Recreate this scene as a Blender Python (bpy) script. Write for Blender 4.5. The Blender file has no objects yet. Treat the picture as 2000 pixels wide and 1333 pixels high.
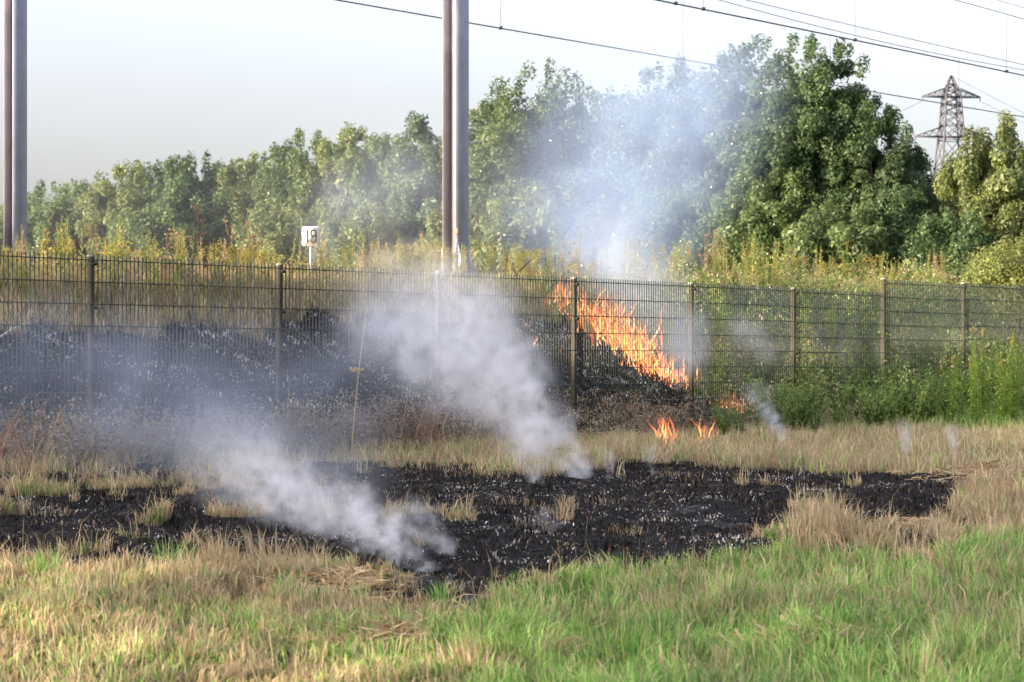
import bpy, math, random
import numpy as np
from mathutils import Vector, Matrix

R = math.radians
rng = np.random.default_rng(11)
random.seed(11)
SC = bpy.context.scene
COL = SC.collection

# ------------------------------------------------------------------ camera, sky, sun, exposure
EYE = 0.92            # the eye above the foot of the fence (z = 0)
FPX = 4587.0          # focal length in pixels of the 2000 px wide photograph
cam_d = bpy.data.cameras.new('camera')
cam_d.lens = 36.0 * FPX / 2000.0
cam_d.sensor_width = 36.0
cam_d.shift_y = 32.5 / 2000.0
cam_d.clip_start = 0.1
cam_d.clip_end = 6000.0
cam_d.dof.use_dof = True
cam_d.dof.focus_distance = 18.5
cam_d.dof.aperture_fstop = 6.3
cam = bpy.data.objects.new('camera', cam_d)
COL.objects.link(cam)
cam.location = (0, 0, EYE)
cam.rotation_euler = (R(90), 0, 0)
SC.camera = cam

SUN_EL, SUN_AZ = 10.0, math.degrees(math.atan2(-0.93, -0.37))    # azimuth from +Y towards +X
world = bpy.data.worlds.new('World')
SC.world = world
world.use_nodes = True
wn = world.node_tree
wn.nodes.clear()
sky = wn.nodes.new('ShaderNodeTexSky')
sky.sky_type = 'NISHITA'
sky.sun_disc = False
sky.sun_elevation = R(SUN_EL)
sky.sun_rotation = R(SUN_AZ)
sky.air_density = 1.0
sky.dust_density = 4.4
sky.ozone_density = 2.2
bg = wn.nodes.new('ShaderNodeBackground')
bg.inputs['Strength'].default_value = 0.135
wo = wn.nodes.new('ShaderNodeOutputWorld')
hs = wn.nodes.new('ShaderNodeHueSaturation')          # a hazy, washed-out evening sky, the same all round
hs.inputs['Saturation'].default_value = 0.38
wn.links.new(sky.outputs[0], hs.inputs['Color'])
tn = wn.nodes.new('ShaderNodeMix'); tn.data_type = 'RGBA'; tn.blend_type = 'MULTIPLY'; tn.inputs[0].default_value = 1.0
tn.inputs[7].default_value = (1.0, 0.955, 1.0, 1)        # faint lavender of the evening haze
wn.links.new(hs.outputs[0], tn.inputs[6])
wn.links.new(tn.outputs[2], bg.inputs[0])
wn.links.new(bg.outputs[0], wo.inputs[0])

sun_d = bpy.data.lights.new('sun', 'SUN')
sun_d.energy = 3.2
sun_d.angle = R(0.53)
sun_d.color = (1.0, 0.80, 0.55)
sun = bpy.data.objects.new('sun', sun_d)
COL.objects.link(sun)
_sd = Vector((math.cos(R(SUN_EL)) * math.sin(R(SUN_AZ)), math.cos(R(SUN_EL)) * math.cos(R(SUN_AZ)), math.sin(R(SUN_EL))))
sun.rotation_euler = _sd.to_track_quat('Z', 'Y').to_euler()

SC.view_settings.view_transform = 'Standard'
SC.view_settings.look = 'None'
SC.view_settings.exposure = 2.28
SC.view_settings.gamma = 1.0
SC.render.engine = 'CYCLES'
SC.cycles.use_denoising = True
SC.cycles.max_bounces = 6
SC.cycles.diffuse_bounces = 2
SC.cycles.glossy_bounces = 2
SC.cycles.transmission_bounces = 2
SC.cycles.transparent_max_bounces = 12
SC.cycles.volume_bounces = 2
SC.cycles.use_adaptive_sampling = True
SC.cycles.adaptive_threshold = 0.02

# ------------------------------------------------------------------ small helpers
def tag(o, label=None, cat=None, group=None, kind=None):
    if label: o['label'] = label
    if cat: o['category'] = cat
    if group: o['group'] = group
    if kind: o['kind'] = kind
    return o

def link(o, parent=None):
    COL.objects.link(o)
    if parent is not None: o.parent = parent
    return o

def empty(name, loc, rz=0.0):
    o = bpy.data.objects.new(name, None)
    COL.objects.link(o)
    o.location = loc
    o.rotation_euler = (0, 0, rz)
    return o

def np_mesh(name, V, T, C=None, mats=None, smooth=False):
    """V (n,3) points, T (m,3|4) faces, C (n,3) colour of each point."""
    V = np.ascontiguousarray(V, dtype=np.float32); T = np.ascontiguousarray(T, dtype=np.int32)
    k = T.shape[1]
    me = bpy.data.meshes.new(name)
    me.vertices.add(len(V)); me.vertices.foreach_set('co', V.ravel())
    me.loops.add(T.size); me.loops.foreach_set('vertex_index', T.ravel())
    me.polygons.add(len(T))
    me.polygons.foreach_set('loop_start', np.arange(0, T.size, k, dtype=np.int32))
    me.polygons.foreach_set('loop_total', np.full(len(T), k, dtype=np.int32))
    if smooth: me.polygons.foreach_set('use_smooth', np.ones(len(T), dtype=bool))
    me.update(calc_edges=True)
    if C is not None:
        a = me.color_attributes.new('tint', 'FLOAT_COLOR', 'POINT')
        CC = np.ones((len(V), 4), dtype=np.float32); CC[:, :3] = C
        a.data.foreach_set('color', CC.ravel())
    for m in (mats or []): me.materials.append(m)
    return me

class MB:
    """collects tubes, boxes and sheets (as triangles) into one mesh"""
    def __init__(s): s.V = []; s.T = []; s.C = []; s.n = 0
    def add(s, V, T, c=(1, 1, 1)):
        V = np.asarray(V, float).reshape(-1, 3); T = np.asarray(T, int).reshape(-1, 3)
        s.V.append(V); s.T.append(T + s.n); s.n += len(V)
        c = np.asarray(c, float)
        s.C.append(np.tile(c, (len(V), 1)) if c.ndim == 1 else c)
    def box(s, c, h, rot=None, col=(1, 1, 1)):
        V = np.array([[x, y, z] for x in (-1, 1) for y in (-1, 1) for z in (-1, 1)], float) * np.array(h)
        if rot is not None: V = V @ np.array(rot).T
        V = V + np.array(c)
        Q = [(0, 1, 3, 2), (4, 6, 7, 5), (0, 4, 5, 1), (2, 3, 7, 6), (0, 2, 6, 4), (1, 5, 7, 3)]
        s.add(V, [t for q in Q for t in ((q[0], q[1], q[2]), (q[0], q[2], q[3]))], col)
    def tube(s, P, r, n=4, col=(1, 1, 1), cap=True, ref=None):
        P = np.asarray(P, float); m = len(P)
        r = np.full(m, r, float) if np.isscalar(r) else np.asarray(r, float)
        d = np.gradient(P, axis=0); d /= np.linalg.norm(d, axis=1)[:, None] + 1e-9
        if ref is None: ref = np.array([0, 0, 1.0]) if abs(d[:, 2]).mean() < 0.8 else np.array([1.0, 0, 0])
        a = np.cross(d, ref); a /= np.linalg.norm(a, axis=1)[:, None] + 1e-9
        b = np.cross(d, a)
        th = np.arange(n) * 2 * np.pi / n
        V = (P[:, None] + r[:, None, None] * (np.cos(th)[None, :, None] * a[:, None] + np.sin(th)[None, :, None] * b[:, None])).reshape(-1, 3)
        T = []
        for i in range(m - 1):
            for j in range(n):
                p, q = i * n + j, i * n + (j + 1) % n
                T += [(p, q, q + n), (p, q + n, p + n)]
        if cap:
            for j in range(1, n - 1):
                T.append((0, j + 1, j)); T.append(((m - 1) * n, (m - 1) * n + j, (m - 1) * n + j + 1))
        s.add(V, T, col)
    def ball(s, c, r, col=(1, 1, 1), n=6, m=4):
        r = np.array([r, r, r]) if np.isscalar(r) else np.array(r)
        V = [(0, 0, 1)]
        for i in range(1, m):
            for j in range(n):
                p = math.pi * i / m; q = 2 * math.pi * (j + .5 * (i % 2)) / n
                V.append((math.sin(p) * math.cos(q), math.sin(p) * math.sin(q), math.cos(p)))
        V.append((0, 0, -1)); T = []
        for j in range(n): T.append((0, 1 + j, 1 + (j + 1) % n))
        for i in range(m - 2):
            for j in range(n):
                a, b = 1 + i * n + j, 1 + i * n + (j + 1) % n
                T += [(a, a + n, b), (b, a + n, b + n)]
        L = len(V) - 1
        for j in range(n): T.append((L, L - n + (j + 1) % n, L - n + j))
        s.add(np.array(V) * r + np.array(c), T, col)
    def leaf(s, p, d, w, L, up=(0, 0, 1), col=(1, 1, 1), droop=0.0):
        """a folded leaf from p along d"""
        p = np.array(p, float); d = np.array(d, float); d /= np.linalg.norm(d) + 1e-9
        sd = np.cross(d, up); nn = np.linalg.norm(sd)
        sd = sd / nn if nn > 1e-4 else np.array([1.0, 0, 0])
        m = p + d * L * .5 + np.array([0, 0, .06 * L]); e = p + d * L - np.array([0, 0, droop * L])
        s.add([p, m - sd * w / 2, m + sd * w / 2, e], [(0, 1, 2), (1, 3, 2)], col)
    def mesh(s, name, mat, smooth=False):
        return np_mesh(name, np.vstack(s.V), np.vstack(s.T), np.vstack(s.C), [mat], smooth)
    def build(s, name, mat, parent=None, smooth=False):
        return link(bpy.data.objects.new(name, s.mesh(name, mat, smooth)), parent)

# ------------------------------------------------------------------ materials
def mat_new(name):
    m = bpy.data.materials.new(name); m.use_nodes = True
    return m, m.node_tree.nodes, m.node_tree.links

def noise(N, L, scale, detail=4, rough=0.6, vec=None):
    n = N.new('ShaderNodeTexNoise'); n.inputs['Scale'].default_value = scale
    n.inputs['Detail'].default_value = detail; n.inputs['Roughness'].default_value = rough
    if vec is not None: L.new(vec, n.inputs['Vector'])
    return n

def ramp(N, L, src, stops):
    r = N.new('ShaderNodeValToRGB')
    e = r.color_ramp.elements
    while len(e) < len(stops): e.new(0.5)
    for x, (p, c) in zip(e, stops): x.position = p; x.color = (*c, 1)
    L.new(src, r.inputs[0])
    return r

def mat_plain(name, col, rough=0.6, metal=0.0, var=0.25, scale=8.0, bump=0.0):
    m, N, L = mat_new(name)
    b = N['Principled BSDF']
    tc = N.new('ShaderNodeTexCoord')
    n = noise(N, L, scale, 5, 0.65, tc.outputs['Object'])
    lo = tuple(c * (1 - var) for c in col); hi = tuple(min(1, c * (1 + var)) for c in col)
    r = ramp(N, L, n.outputs['Fac'], [(0.3, lo), (0.7, hi)])
    L.new(r.outputs[0], b.inputs['Base Color'])
    b.inputs['Roughness'].default_value = rough; b.inputs['Metallic'].default_value = metal
    if bump:
        bp = N.new('ShaderNodeBump'); bp.inputs['Strength'].default_value = bump; bp.inputs['Distance'].default_value = 0.01
        L.new(n.outputs['Fac'], bp.inputs['Height']); L.new(bp.outputs[0], b.inputs['Normal'])
    return m

def mat_leafy(name, transl=0.3, rough=0.6, gloss=0.25):
    """base colour from the 'tint' of each leaf or blade"""
    m, N, L = mat_new(name)
    b = N['Principled BSDF']
    at = N.new('ShaderNodeAttribute'); at.attribute_name = 'tint'
    geo = N.new('ShaderNodeNewGeometry')
    n = noise(N, L, 1.7, 3, 0.6, geo.outputs['Position'])
    r = ramp(N, L, n.outputs['Fac'], [(0.3, (0.8, 0.8, 0.8)), (0.7, (1.2, 1.18, 1.1))])
    mx = N.new('ShaderNodeMix'); mx.data_type = 'RGBA'; mx.blend_type = 'MULTIPLY'; mx.inputs[0].default_value = 1
    L.new(at.outputs['Color'], mx.inputs[6]); L.new(r.outputs[0], mx.inputs[7])
    L.new(mx.outputs[2], b.inputs['Base Color'])
    b.inputs['Roughness'].default_value = rough
    b.inputs['Specular IOR Level'].default_value = gloss
    t = N.new('ShaderNodeBsdfTranslucent'); L.new(mx.outputs[2], t.inputs[0])
    ms = N.new('ShaderNodeMixShader'); ms.inputs[0].default_value = transl
    L.new(b.outputs[0], ms.inputs[1]); L.new(t.outputs[0], ms.inputs[2])
    L.new(ms.outputs[0], N['Material Output'].inputs['Surface'])
    return m

M = {}
M['leaf'] = mat_leafy('tree_leaf', 0.45, 0.5, 0.4)
M['grass'] = mat_leafy('grass_blade', 0.42, 0.6, 0.25)
M['weed'] = mat_leafy('weed', 0.5, 0.7, 0.2)
M['char'] = mat_leafy('charred_stalk', 0.0, 0.8, 0.08)
M['bark'] = mat_plain('bark', (0.09, 0.07, 0.055), 0.9, 0, 0.4, 5, 0.6)
M['post'] = mat_plain('coated_post', (0.045, 0.036, 0.017), 0.85, 0.0, 0.25, 30)
M['wire'] = mat_plain('coated_wire', (0.022, 0.032, 0.028), 0.45, 0.0, 0.2, 20)
M['cap'] = mat_plain('post_cap', (0.35, 0.33, 0.28), 0.5)
M['galv'] = mat_plain('galvanised_steel', (0.38, 0.43, 0.56), 0.6, 0.2, 0.16, 3.0)
M['galv_shaded'] = mat_plain('shaded_steel', (0.25, 0.225, 0.25), 0.7, 0.1, 0.2, 2.5)  # shade inside the mast section, painted as a darker, browner steel
M['concrete'] = mat_plain('concrete', (0.30, 0.30, 0.29), 0.9, 0, 0.2, 9, 0.4)
M['cable'] = mat_plain('dark_cable', (0.05, 0.045, 0.05), 0.5, 0.3)
M['white'] = mat_plain('white_enamel', (0.80, 0.79, 0.76), 0.4, 0, 0.05, 9)
M['black'] = mat_plain('black_paint', (0.02, 0.02, 0.02), 0.5)
M['lattice'] = mat_plain('lattice_steel', (0.060, 0.055, 0.065), 0.6, 0.2)
M['rust'] = mat_plain('rusty_steel', (0.16, 0.07, 0.045), 0.8, 0.2, 0.4, 12)
M['stone'] = mat_plain('ballast_stone', (0.17, 0.10, 0.085), 0.9, 0, 0.5, 7)
M['straw'] = mat_leafy('straw', 0.1, 0.7, 0.2)

# ------------------------------------------------------------------ where things are
U = np.array([0.605, 0.796]); U /= np.linalg.norm(U)        # along the fence, away from us
Nn = np.array([-U[1], U[0]])                                 # across the fence, up the bank
F0 = np.array([-3.82, 21.3])                                 # first post in view

def ad(x, y):
    dx, dy = np.asarray(x) - F0[0], np.asarray(y) - F0[1]
    return dx * U[0] + dy * U[1], dx * Nn[0] + dy * Nn[1]
def xy(a, d): return F0[0] + a * U[0] + d * Nn[0], F0[1] + a * U[1] + d * Nn[1]
def sst(x, a, b):
    t = np.clip((x - a) / (b - a), 0, 1); return t * t * (3 - 2 * t)

def vnoise(x, y, s, seed=0):
    """smooth value noise in numpy"""
    x = np.asarray(x, float) / s + seed * 17.3; y = np.asarray(y, float) / s - seed * 9.1
    xi, yi = np.floor(x).astype(np.int64), np.floor(y).astype(np.int64)
    fx, fy = x - xi, y - yi; fx = fx * fx * (3 - 2 * fx); fy = fy * fy * (3 - 2 * fy)
    def h(i, j):
        n = (i * 374761393 + j * 668265263 + seed * 1442695) & 0x7fffffff
        n = ((n ^ (n >> 13)) * 1274126177) & 0x7fffffff
        return ((n ^ (n >> 16)) & 0xffff) / 65535.0
    return (h(xi, yi) * (1 - fx) * (1 - fy) + h(xi + 1, yi) * fx * (1 - fy) + h(xi, yi + 1) * (1 - fx) * fy + h(xi + 1, yi + 1) * fx * fy)

def hgt(x, y):
    """ground height"""
    x = np.asarray(x, float); y = np.asarray(y, float)
    a, d = ad(x, y)
    z = -0.40 * (1 - sst(y, 7.0, 18.5))
    z = z + 0.33 * sst(a, 8.5, 22.0) * sst(d, -9.0, 0.0)
    top = 1.70 + 0.020 * np.clip(a, -10, 60)
    base = z
    k = sst(d, 0.1, 5.2)
    k = 0.55 * k + 0.45 * np.clip((d - 0.1) / 4.6, 0, 1)
    z = base * (1 - k) + top * k
    z = z - 1.6 * sst(d, 17.0, 24.0)
    z = z + (vnoise(x, y, 0.9, 1) - .5) * 0.07 * (d < 12) + ((vnoise(x, y, 0.23, 2) - .5) * 0.045 + (vnoise(x, y, 0.11, 3) - .5) * 0.035) * (d < 8) * (d > -25)
    z = z + 0.13 * np.exp(-(((x - 1.92) / .55) ** 2 + ((y - 13.2) / .8) ** 2))
    return z

def at(px, py, Y):                       # a point seen at pixel (px,py) of the photograph, Y metres away
    return np.array([(px - 1000) / FPX * Y, Y, EYE + (699 - py) / FPX * Y])
def on_ground(px, py, far=60.0):
    prev = None
    for Y in np.arange(5.0, far, 0.05):
        p = at(px, py, Y)
        if p[2] <= float(hgt(p[0], p[1])): return p
    return at(px, py, far)
def poly_ground(pts): return np.array([on_ground(*p)[:2] for p in pts])
def inside(x, y, P):
    x = np.asarray(x); y = np.asarray(y); r = np.zeros(x.shape, bool)
    for i in range(len(P)):
        (x1, y1), (x2, y2) = P[i], P[i - 1]
        if y1 == y2: continue
        c = ((y1 > y) != (y2 > y)) & (x < (x2 - x1) * (y - y1) / (y2 - y1) + x1)
        r ^= c
    return r

# the burnt patch in front of the fence, as an outline on the ground
BURN = poly_ground([(-60, 1075), (120, 1095), (260, 1112), (340, 1090), (420, 1078), (520, 1096), (600, 1100), (700, 1110), (690, 1135), (625, 1150), (660, 1172), (760, 1172),
                    (850, 1176), (905, 1160), (960, 1143), (1100, 1142), (1240, 1136), (1340, 1118), (1420, 1092), (1500, 1062), (1560, 1030), (1600, 1000), (1650, 1015), (1700, 1050),
                    (1770, 1068), (1850, 1050), (1900, 1030), (1880, 990), (1905, 950), (2060, 945), (2060, 930), (1880, 928),
                    (1600, 925), (1450, 915), (1330, 905), (1240, 905), (1150, 915), (1050, 938), (950, 935), (900, 900),
                    (820, 915), (700, 905), (560, 905), (430, 930), (330, 905), (200, 900), (80, 930), (-60, 925)])
# unburnt tufts inside it: centre x, centre y, radius
_fa, _fd = ad(*poly_ground([(1085, 612), (1328, 762)]).T)
def fire_front(d):                                   # where along the bank the fire stands, at each height of the slope
    return _fa[1] + (d - _fd[1]) * (_fa[0] - _fa[1]) / (_fd[0] - _fd[1])
def burn_mask(x, y):
    """1 where the ground is burnt, with ragged edges"""
    wx = x + (vnoise(x, y, .35, 5) - .5) * .5; wy = y + (vnoise(x, y, .35, 6) - .5) * 1.0
    m = inside(wx, wy, BURN).astype(float)
    a, d = ad(x, y)
    spare = vnoise(x, y, .22, 18) * .6 + vnoise(x, y, .75, 19) * .4      # grass the fire skipped, more of it on the left
    m = m * (spare < .80 - .20 * sst(-x, 1.0, 3.2) * sst(y, 12.5, 15.5))
    # the bank behind the fence, burnt up to an edge that runs down to the right, where the fire stands
    e = (vnoise(x, y, .6, 7) - .5) * .55 + (vnoise(x, y, .2, 8) - .5) * .3
    up = 3.25 + .25 * sst(a, 3, 8) + e
    front = fire_front(d) + e * .5                     # the line of fire along the bank
    bank = (d > -0.9 + e) & (d < up) & (a < front)
    m = np.maximum(m, bank.astype(float))
    # thin grass left between fence and patch
    left = (vnoise(x, y, .5, 9) > .72) & (d > -3.5) & (d < -0.6) 
    m = m * (1 - .8 * left)
    return m

# ------------------------------------------------------------------ the ground
def build_ground():
    X = np.concatenate([np.linspace(-900, -30, 24)[:-1], np.linspace(-30, -7, 40)[:-1], np.linspace(-7, 12, 200)[:-1], np.linspace(12, 45, 60)[:-1], np.linspace(45, 900, 24)])
    Yv = np.concatenate([np.linspace(-60, 6, 24)[:-1], np.linspace(6, 32, 240)[:-1], np.linspace(32, 60, 110)[:-1], np.linspace(60, 130, 30)[:-1], np.linspace(130, 3000, 24)])
    gx, gy = np.meshgrid(X, Yv)
    gz = hgt(gx, gy)
    V = np.stack([gx, gy, gz], -1).reshape(-1, 3)
    nx, ny = len(X), len(Yv)
    i = np.arange(nx - 1)[None, :] + np.arange(ny - 1)[:, None] * nx
    Q = np.stack([i, i + 1, i + 1 + nx, i + nx], -1).reshape(-1, 4)
    b = burn_mask(V[:, 0], V[:, 1])
    a, d = ad(V[:, 0], V[:, 1])
    g = green_mask(V[:, 0], V[:, 1])
    C = np.stack([b, g, np.zeros_like(b)], -1)
    m, N, L = mat_new('ground')
    bs = N['Principled BSDF']; bs.inputs['Roughness'].default_value = 0.95; bs.inputs['Specular IOR Level'].default_value = 0.08
    at_ = N.new('ShaderNodeAttribute'); at_.attribute_name = 'tint'
    sep = N.new('ShaderNodeSeparateColor'); L.new(at_.outputs['Color'], sep.inputs[0])
    geo = N.new('ShaderNodeNewGeometry')
    n1 = noise(N, L, 5.0, 8, 0.7, geo.outputs['Position']); n2 = noise(N, L, 38.0, 6, 0.75, geo.outputs['Position'])
    dry = ramp(N, L, n2.outputs['Fac'], [(0.25, (0.05, 0.04, 0.025)), (0.55, (0.16, 0.13, 0.075)), (0.8, (0.25, 0.20, 0.12))])
    grn = ramp(N, L, n2.outputs['Fac'], [(0.25, (0.025, 0.035, 0.012)), (0.75, (0.07, 0.095, 0.03))])
    char = ramp(N, L, n2.outputs['Fac'], [(0.3, (0.006, 0.006, 0.007)), (0.56, (0.022, 0.021, 0.022)), (0.66, (0.07, 0.068, 0.072)), (0.74, (0.30, 0.29, 0.29))])
    m1 = N.new('ShaderNodeMix'); m1.data_type = 'RGBA'; L.new(sep.outputs[1], m1.inputs[0]); L.new(dry.outputs[0], m1.inputs[6]); L.new(grn.outputs[0], m1.inputs[7])
    ad1 = N.new('ShaderNodeMath'); ad1.operation = 'MULTIPLY_ADD'; ad1.inputs[1].default_value = 0.5; L.new(n1.outputs['Fac'], ad1.inputs[0]); 
    L.new(sep.outputs[0], ad1.inputs[2])
    n3 = noise(N, L, 3.1, 5, .6, geo.outputs['Position'])
    ashp = ramp(N, L, n3.outputs['Fac'], [(.56, (0, 0, 0)), (.70, (.50, .50, .50))])
    mA = N.new('ShaderNodeMix'); mA.data_type = 'RGBA'; L.new(ashp.outputs[0], mA.inputs[0]); L.new(char.outputs[0], mA.inputs[6]); mA.inputs[7].default_value = (.16, .155, .16, 1)
    st = ramp(N, L, ad1.outputs[0], [(0.62, (0, 0, 0)), (0.78, (1, 1, 1))])
    m2 = N.new('ShaderNodeMix'); m2.data_type = 'RGBA'; L.new(st.outputs[0], m2.inputs[0]); L.new(m1.outputs[2], m2.inputs[6]); L.new(mA.outputs[2], m2.inputs[7])
    L.new(m2.outputs[2], bs.inputs['Base Color'])
    bp = N.new('ShaderNodeBump'); bp.inputs['Strength'].default_value = 0.9; bp.inputs['Distance'].default_value = 0.03
    L.new(n2.outputs['Fac'], bp.inputs['Height']); L.new(bp.outputs[0], bs.inputs['Normal'])
    o = link(bpy.data.objects.new('ground', np_mesh('ground', V, Q, C, [m], True)))
    tag(o, kind='structure')

GREEN = poly_ground([(880, 1190), (960, 1160), (1100, 1150), (1240, 1145), (1340, 1128), (1440, 1110), (1530, 1100), (1600, 1120), (1750, 1110), (2100, 1090), (2100, 1400), (900, 1400), (960, 1260)])
def green_mask(x, y):
    wx = x + (vnoise(x, y, .5, 15) - .5) * .9; wy = y + (vnoise(x, y, .5, 16) - .5) * 1.4
    g = inside(wx, wy, GREEN).astype(float)
    a, d = ad(x, y)
    g = np.maximum(g, (sst(a, 9.5, 13) * (d > -3.6) * (d < 3.0)) * .85)
    g = np.maximum(g, .35 * (vnoise(x, y, .8, 17) > .66) * (y < 13))
    return g

build_ground()

# ------------------------------------------------------------------ grass blades
def blades(x, y, L, w, lean, col, mat, name, label, curl=0.35, zoff=0.0, flat=0.0):
    """blades standing at x,y; L length, w width, lean sideways share, col (n,3)"""
    n = len(x)
    z = hgt(x, y) + zoff
    th = vnoise(x, y, .14, 81) * 9 + rng.normal(0, .8, n); dx, dy = np.cos(th), np.sin(th)
    lean = np.clip(lean * (.5 + 1.1 * vnoise(x, y, .2, 82)), 0, .97); L = L * (.6 + .8 * vnoise(x, y, .09, 83))
    fw = rng.uniform(0, 2 * np.pi, n); wx, wy = np.cos(fw), np.sin(fw)
    hz = L * np.sqrt(np.clip(1 - lean ** 2, 0.02, 1))
    P0 = np.stack([x, y, z - 0.01], 1)
    mid = np.stack([x + dx * L * lean * .38, y + dy * L * lean * .38, z + hz * .6], 1)
    tip = np.stack([x + dx * L * lean * (1 + curl), y + dy * L * lean * (1 + curl), z + hz * (1 - curl * lean)], 1)
    W = np.stack([wx, wy, np.zeros(n)], 1) * (w / 2)[:, None]
    V = np.stack([P0 - W, P0 + W, mid - W * .8, mid + W * .8, tip], 1).reshape(-1, 3)
    b = np.arange(n)[:, None] * 5
    T = np.concatenate([b + np.array([[0, 1, 3]]), b + np.array([[0, 3, 2]]), b + np.array([[2, 3, 4]])], 1).reshape(-1, 3)
    C = np.repeat(col, 5, 0)
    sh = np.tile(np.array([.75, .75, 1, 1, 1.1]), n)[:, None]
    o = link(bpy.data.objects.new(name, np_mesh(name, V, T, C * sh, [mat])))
    tag(o, label, 'grass', None, 'stuff')
    return o

def scatter(n, Y0, Y1, margin=1.12):
    """points in the view wedge between Y0 and Y1, even over the ground, thicker near us"""
    y = np.sqrt(rng.uniform(Y0 ** 2, Y1 ** 2, n)); x = rng.uniform(-1, 1, n) * .218 * margin * y
    return x, y

def mixcol(n, cols, p):
    cols = np.array(cols); k = rng.choice(len(cols), n, p=p)
    return cols[k] * rng.uniform(.75, 1.25, n)[:, None]

TAN = [(0.49, 0.38, 0.23), (0.38, 0.30, 0.18), (0.58, 0.48, 0.33), (0.42, 0.27, 0.17)]
GRN = [(0.20, 0.40, 0.085), (0.30, 0.50, 0.12), (0.13, 0.28, 0.065), (0.42, 0.52, 0.19)]

# foreground sward
x, y = scatter(330000, 8.0, 17.5)
bm = burn_mask(x, y)
keep = bm < .3
x, y = x[keep], y[keep]
n = len(x)
gm = green_mask(x, y)
mixn = vnoise(x, y, .45, 21) * .6 + vnoise(x, y, 1.6, 22) * .4
isg = rng.uniform(0, 1, n) < (gm * np.clip(.18 + 1.15 * mixn, .2, .9) + (1 - gm) * np.clip((mixn - .52) * 1.6, 0.03, .5))
bare = vnoise(x, y, .7, 23)
keep = rng.uniform(0, 1, n) < np.where(gm > .5, 1, .35 + .9 * sst(bare, .2, .6))
x, y, gm, isg = x[keep], y[keep], gm[keep], isg[keep]; n = len(x)
col = np.where(isg[:, None], mixcol(n, GRN, [.35, .3, .2, .15]), mixcol(n, TAN, [.4, .25, .25, .1])) * (.62 + .55 * vnoise(x, y, .16, 27) + .25 * vnoise(x, y, .6, 28))[:, None]
Lb = np.where(gm > .5, rng.uniform(.05, .17, n), rng.uniform(.03, .12, n)) * (.7 + .6 * vnoise(x, y, .5, 24))
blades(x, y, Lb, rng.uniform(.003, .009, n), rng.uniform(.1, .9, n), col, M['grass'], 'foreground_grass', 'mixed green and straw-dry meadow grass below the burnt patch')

# the pale strip of dry grass between the burnt patch and the weeds of the fence, and the bank
x, y = scatter(420000, 14.0, 44.0)
a, d = ad(x, y)
bm = burn_mask(x, y)
keep = (bm < .3) & (d < 6.2)
keep &= rng.uniform(0, 1, len(x)) < np.where(d > 3.2, .8, .6)
x, y, a, d = x[keep], y[keep], a[keep], d[keep]; n = len(x)
gfar = np.clip(sst(a, 9, 13) * (1 - sst(-d, 2.8, 5.5)) * .75 + .12, 0, 1) * np.where(d > 1.4, .45, 1)
isg = rng.uniform(0, 1, n) < gfar
col = np.where(isg[:, None], mixcol(n, GRN, [.35, .3, .2, .15]), mixcol(n, TAN, [.4, .2, .3, .1]))
col = col * np.where(d > 1.6, 1.3, 1.0)[:, None]  # upper bank blades tinted brighter to offset the slope's own shade
Lb = rng.uniform(.06, .2, n) * (.7 + .6 * vnoise(x, y, .6, 25)) * np.where(d > 0, 1.5, 1)
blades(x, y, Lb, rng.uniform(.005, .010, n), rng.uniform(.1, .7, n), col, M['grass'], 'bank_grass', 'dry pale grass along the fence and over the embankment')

x, y = scatter(9000, 8.0, 16.5); k = burn_mask(x, y) < .3; x, y = x[k], y[k]; n = len(x)
blades(x, y, rng.uniform(.10, .27, n), rng.uniform(.002, .004, n), rng.uniform(.1, .8, n), mixcol(n, [(.62, .50, .30), (.50, .34, .20), (.70, .60, .40)], [.5, .25, .25]), M['grass'], 'dry_stems', 'thin bleached stems sticking out of the meadow grass')
x, y = scatter(2600, 8.0, 15.0); k = (burn_mask(x, y) < .3) & (vnoise(x, y, .5, 91) > .45); x, y = x[k], y[k]
xx = np.repeat(x, 7) + rng.normal(0, .015, len(x) * 7); yy = np.repeat(y, 7) + rng.normal(0, .015, len(x) * 7); n = len(xx)
blades(xx, yy, rng.uniform(.04, .10, n), rng.uniform(.012, .026, n), rng.uniform(.5, .95, n), mixcol(n, [(.16, .30, .06), (.22, .36, .09), (.12, .22, .06)], [.4, .3, .3]), M['grass'], 'meadow_herbs', 'broad-leaved herbs low in the meadow grass')

# charred stubble and ash
def charred(n, Y0, Y1, name, label, ash, Lr, bank):
    x, y = scatter(n, Y0, Y1)
    bm = burn_mask(x, y); a, d = ad(x, y)
    keep = (bm > .6) & ((d > -.5) if bank else (d < 0.0))
    keep &= rng.uniform(0, 1, len(x)) < .25 + .9 * vnoise(x, y, .25, 31)
    x, y = x[keep], y[keep]; n = len(x)
    an = vnoise(x, y, .5, 32)
    an = an * .5 + vnoise(x, y, .17, 33) * .5
    isa = rng.uniform(0, 1, n) < ash * (np.clip((an - .36) * 2.2, .10, .6) if bank else np.clip((an - .42) * 6, 0.08, 3))
    dark = np.array([(0.012, 0.012, 0.013), (0.03, 0.028, 0.027), (0.06, 0.048, 0.040), (.15, .10, .06)])[rng.choice(4, n, p=[.45, .3, .15, .1])]
    pale = np.array([(0.60, 0.61, 0.64), (0.42, 0.41, 0.40), (0.48, 0.38, 0.26)])[rng.choice(3, n, p=[.38, .32, .3])]
    col = np.where(isa[:, None], pale, dark)
    if bank: col = np.where(isa[:, None], np.minimum(pale * 1.45, .85) * np.array([.95, .98, 1.06]), dark)
    Lb = rng.uniform(*Lr, n) * np.where(isa, rng.uniform(.3, .9, n), 1)
    blades(x, y, Lb, rng.uniform(.004, .011, n) * (1.5 if bank else 1), np.where(isa, rng.uniform(.8, .998, n), rng.uniform(.4, .99, n)), col, M['char'], name, label)
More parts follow.
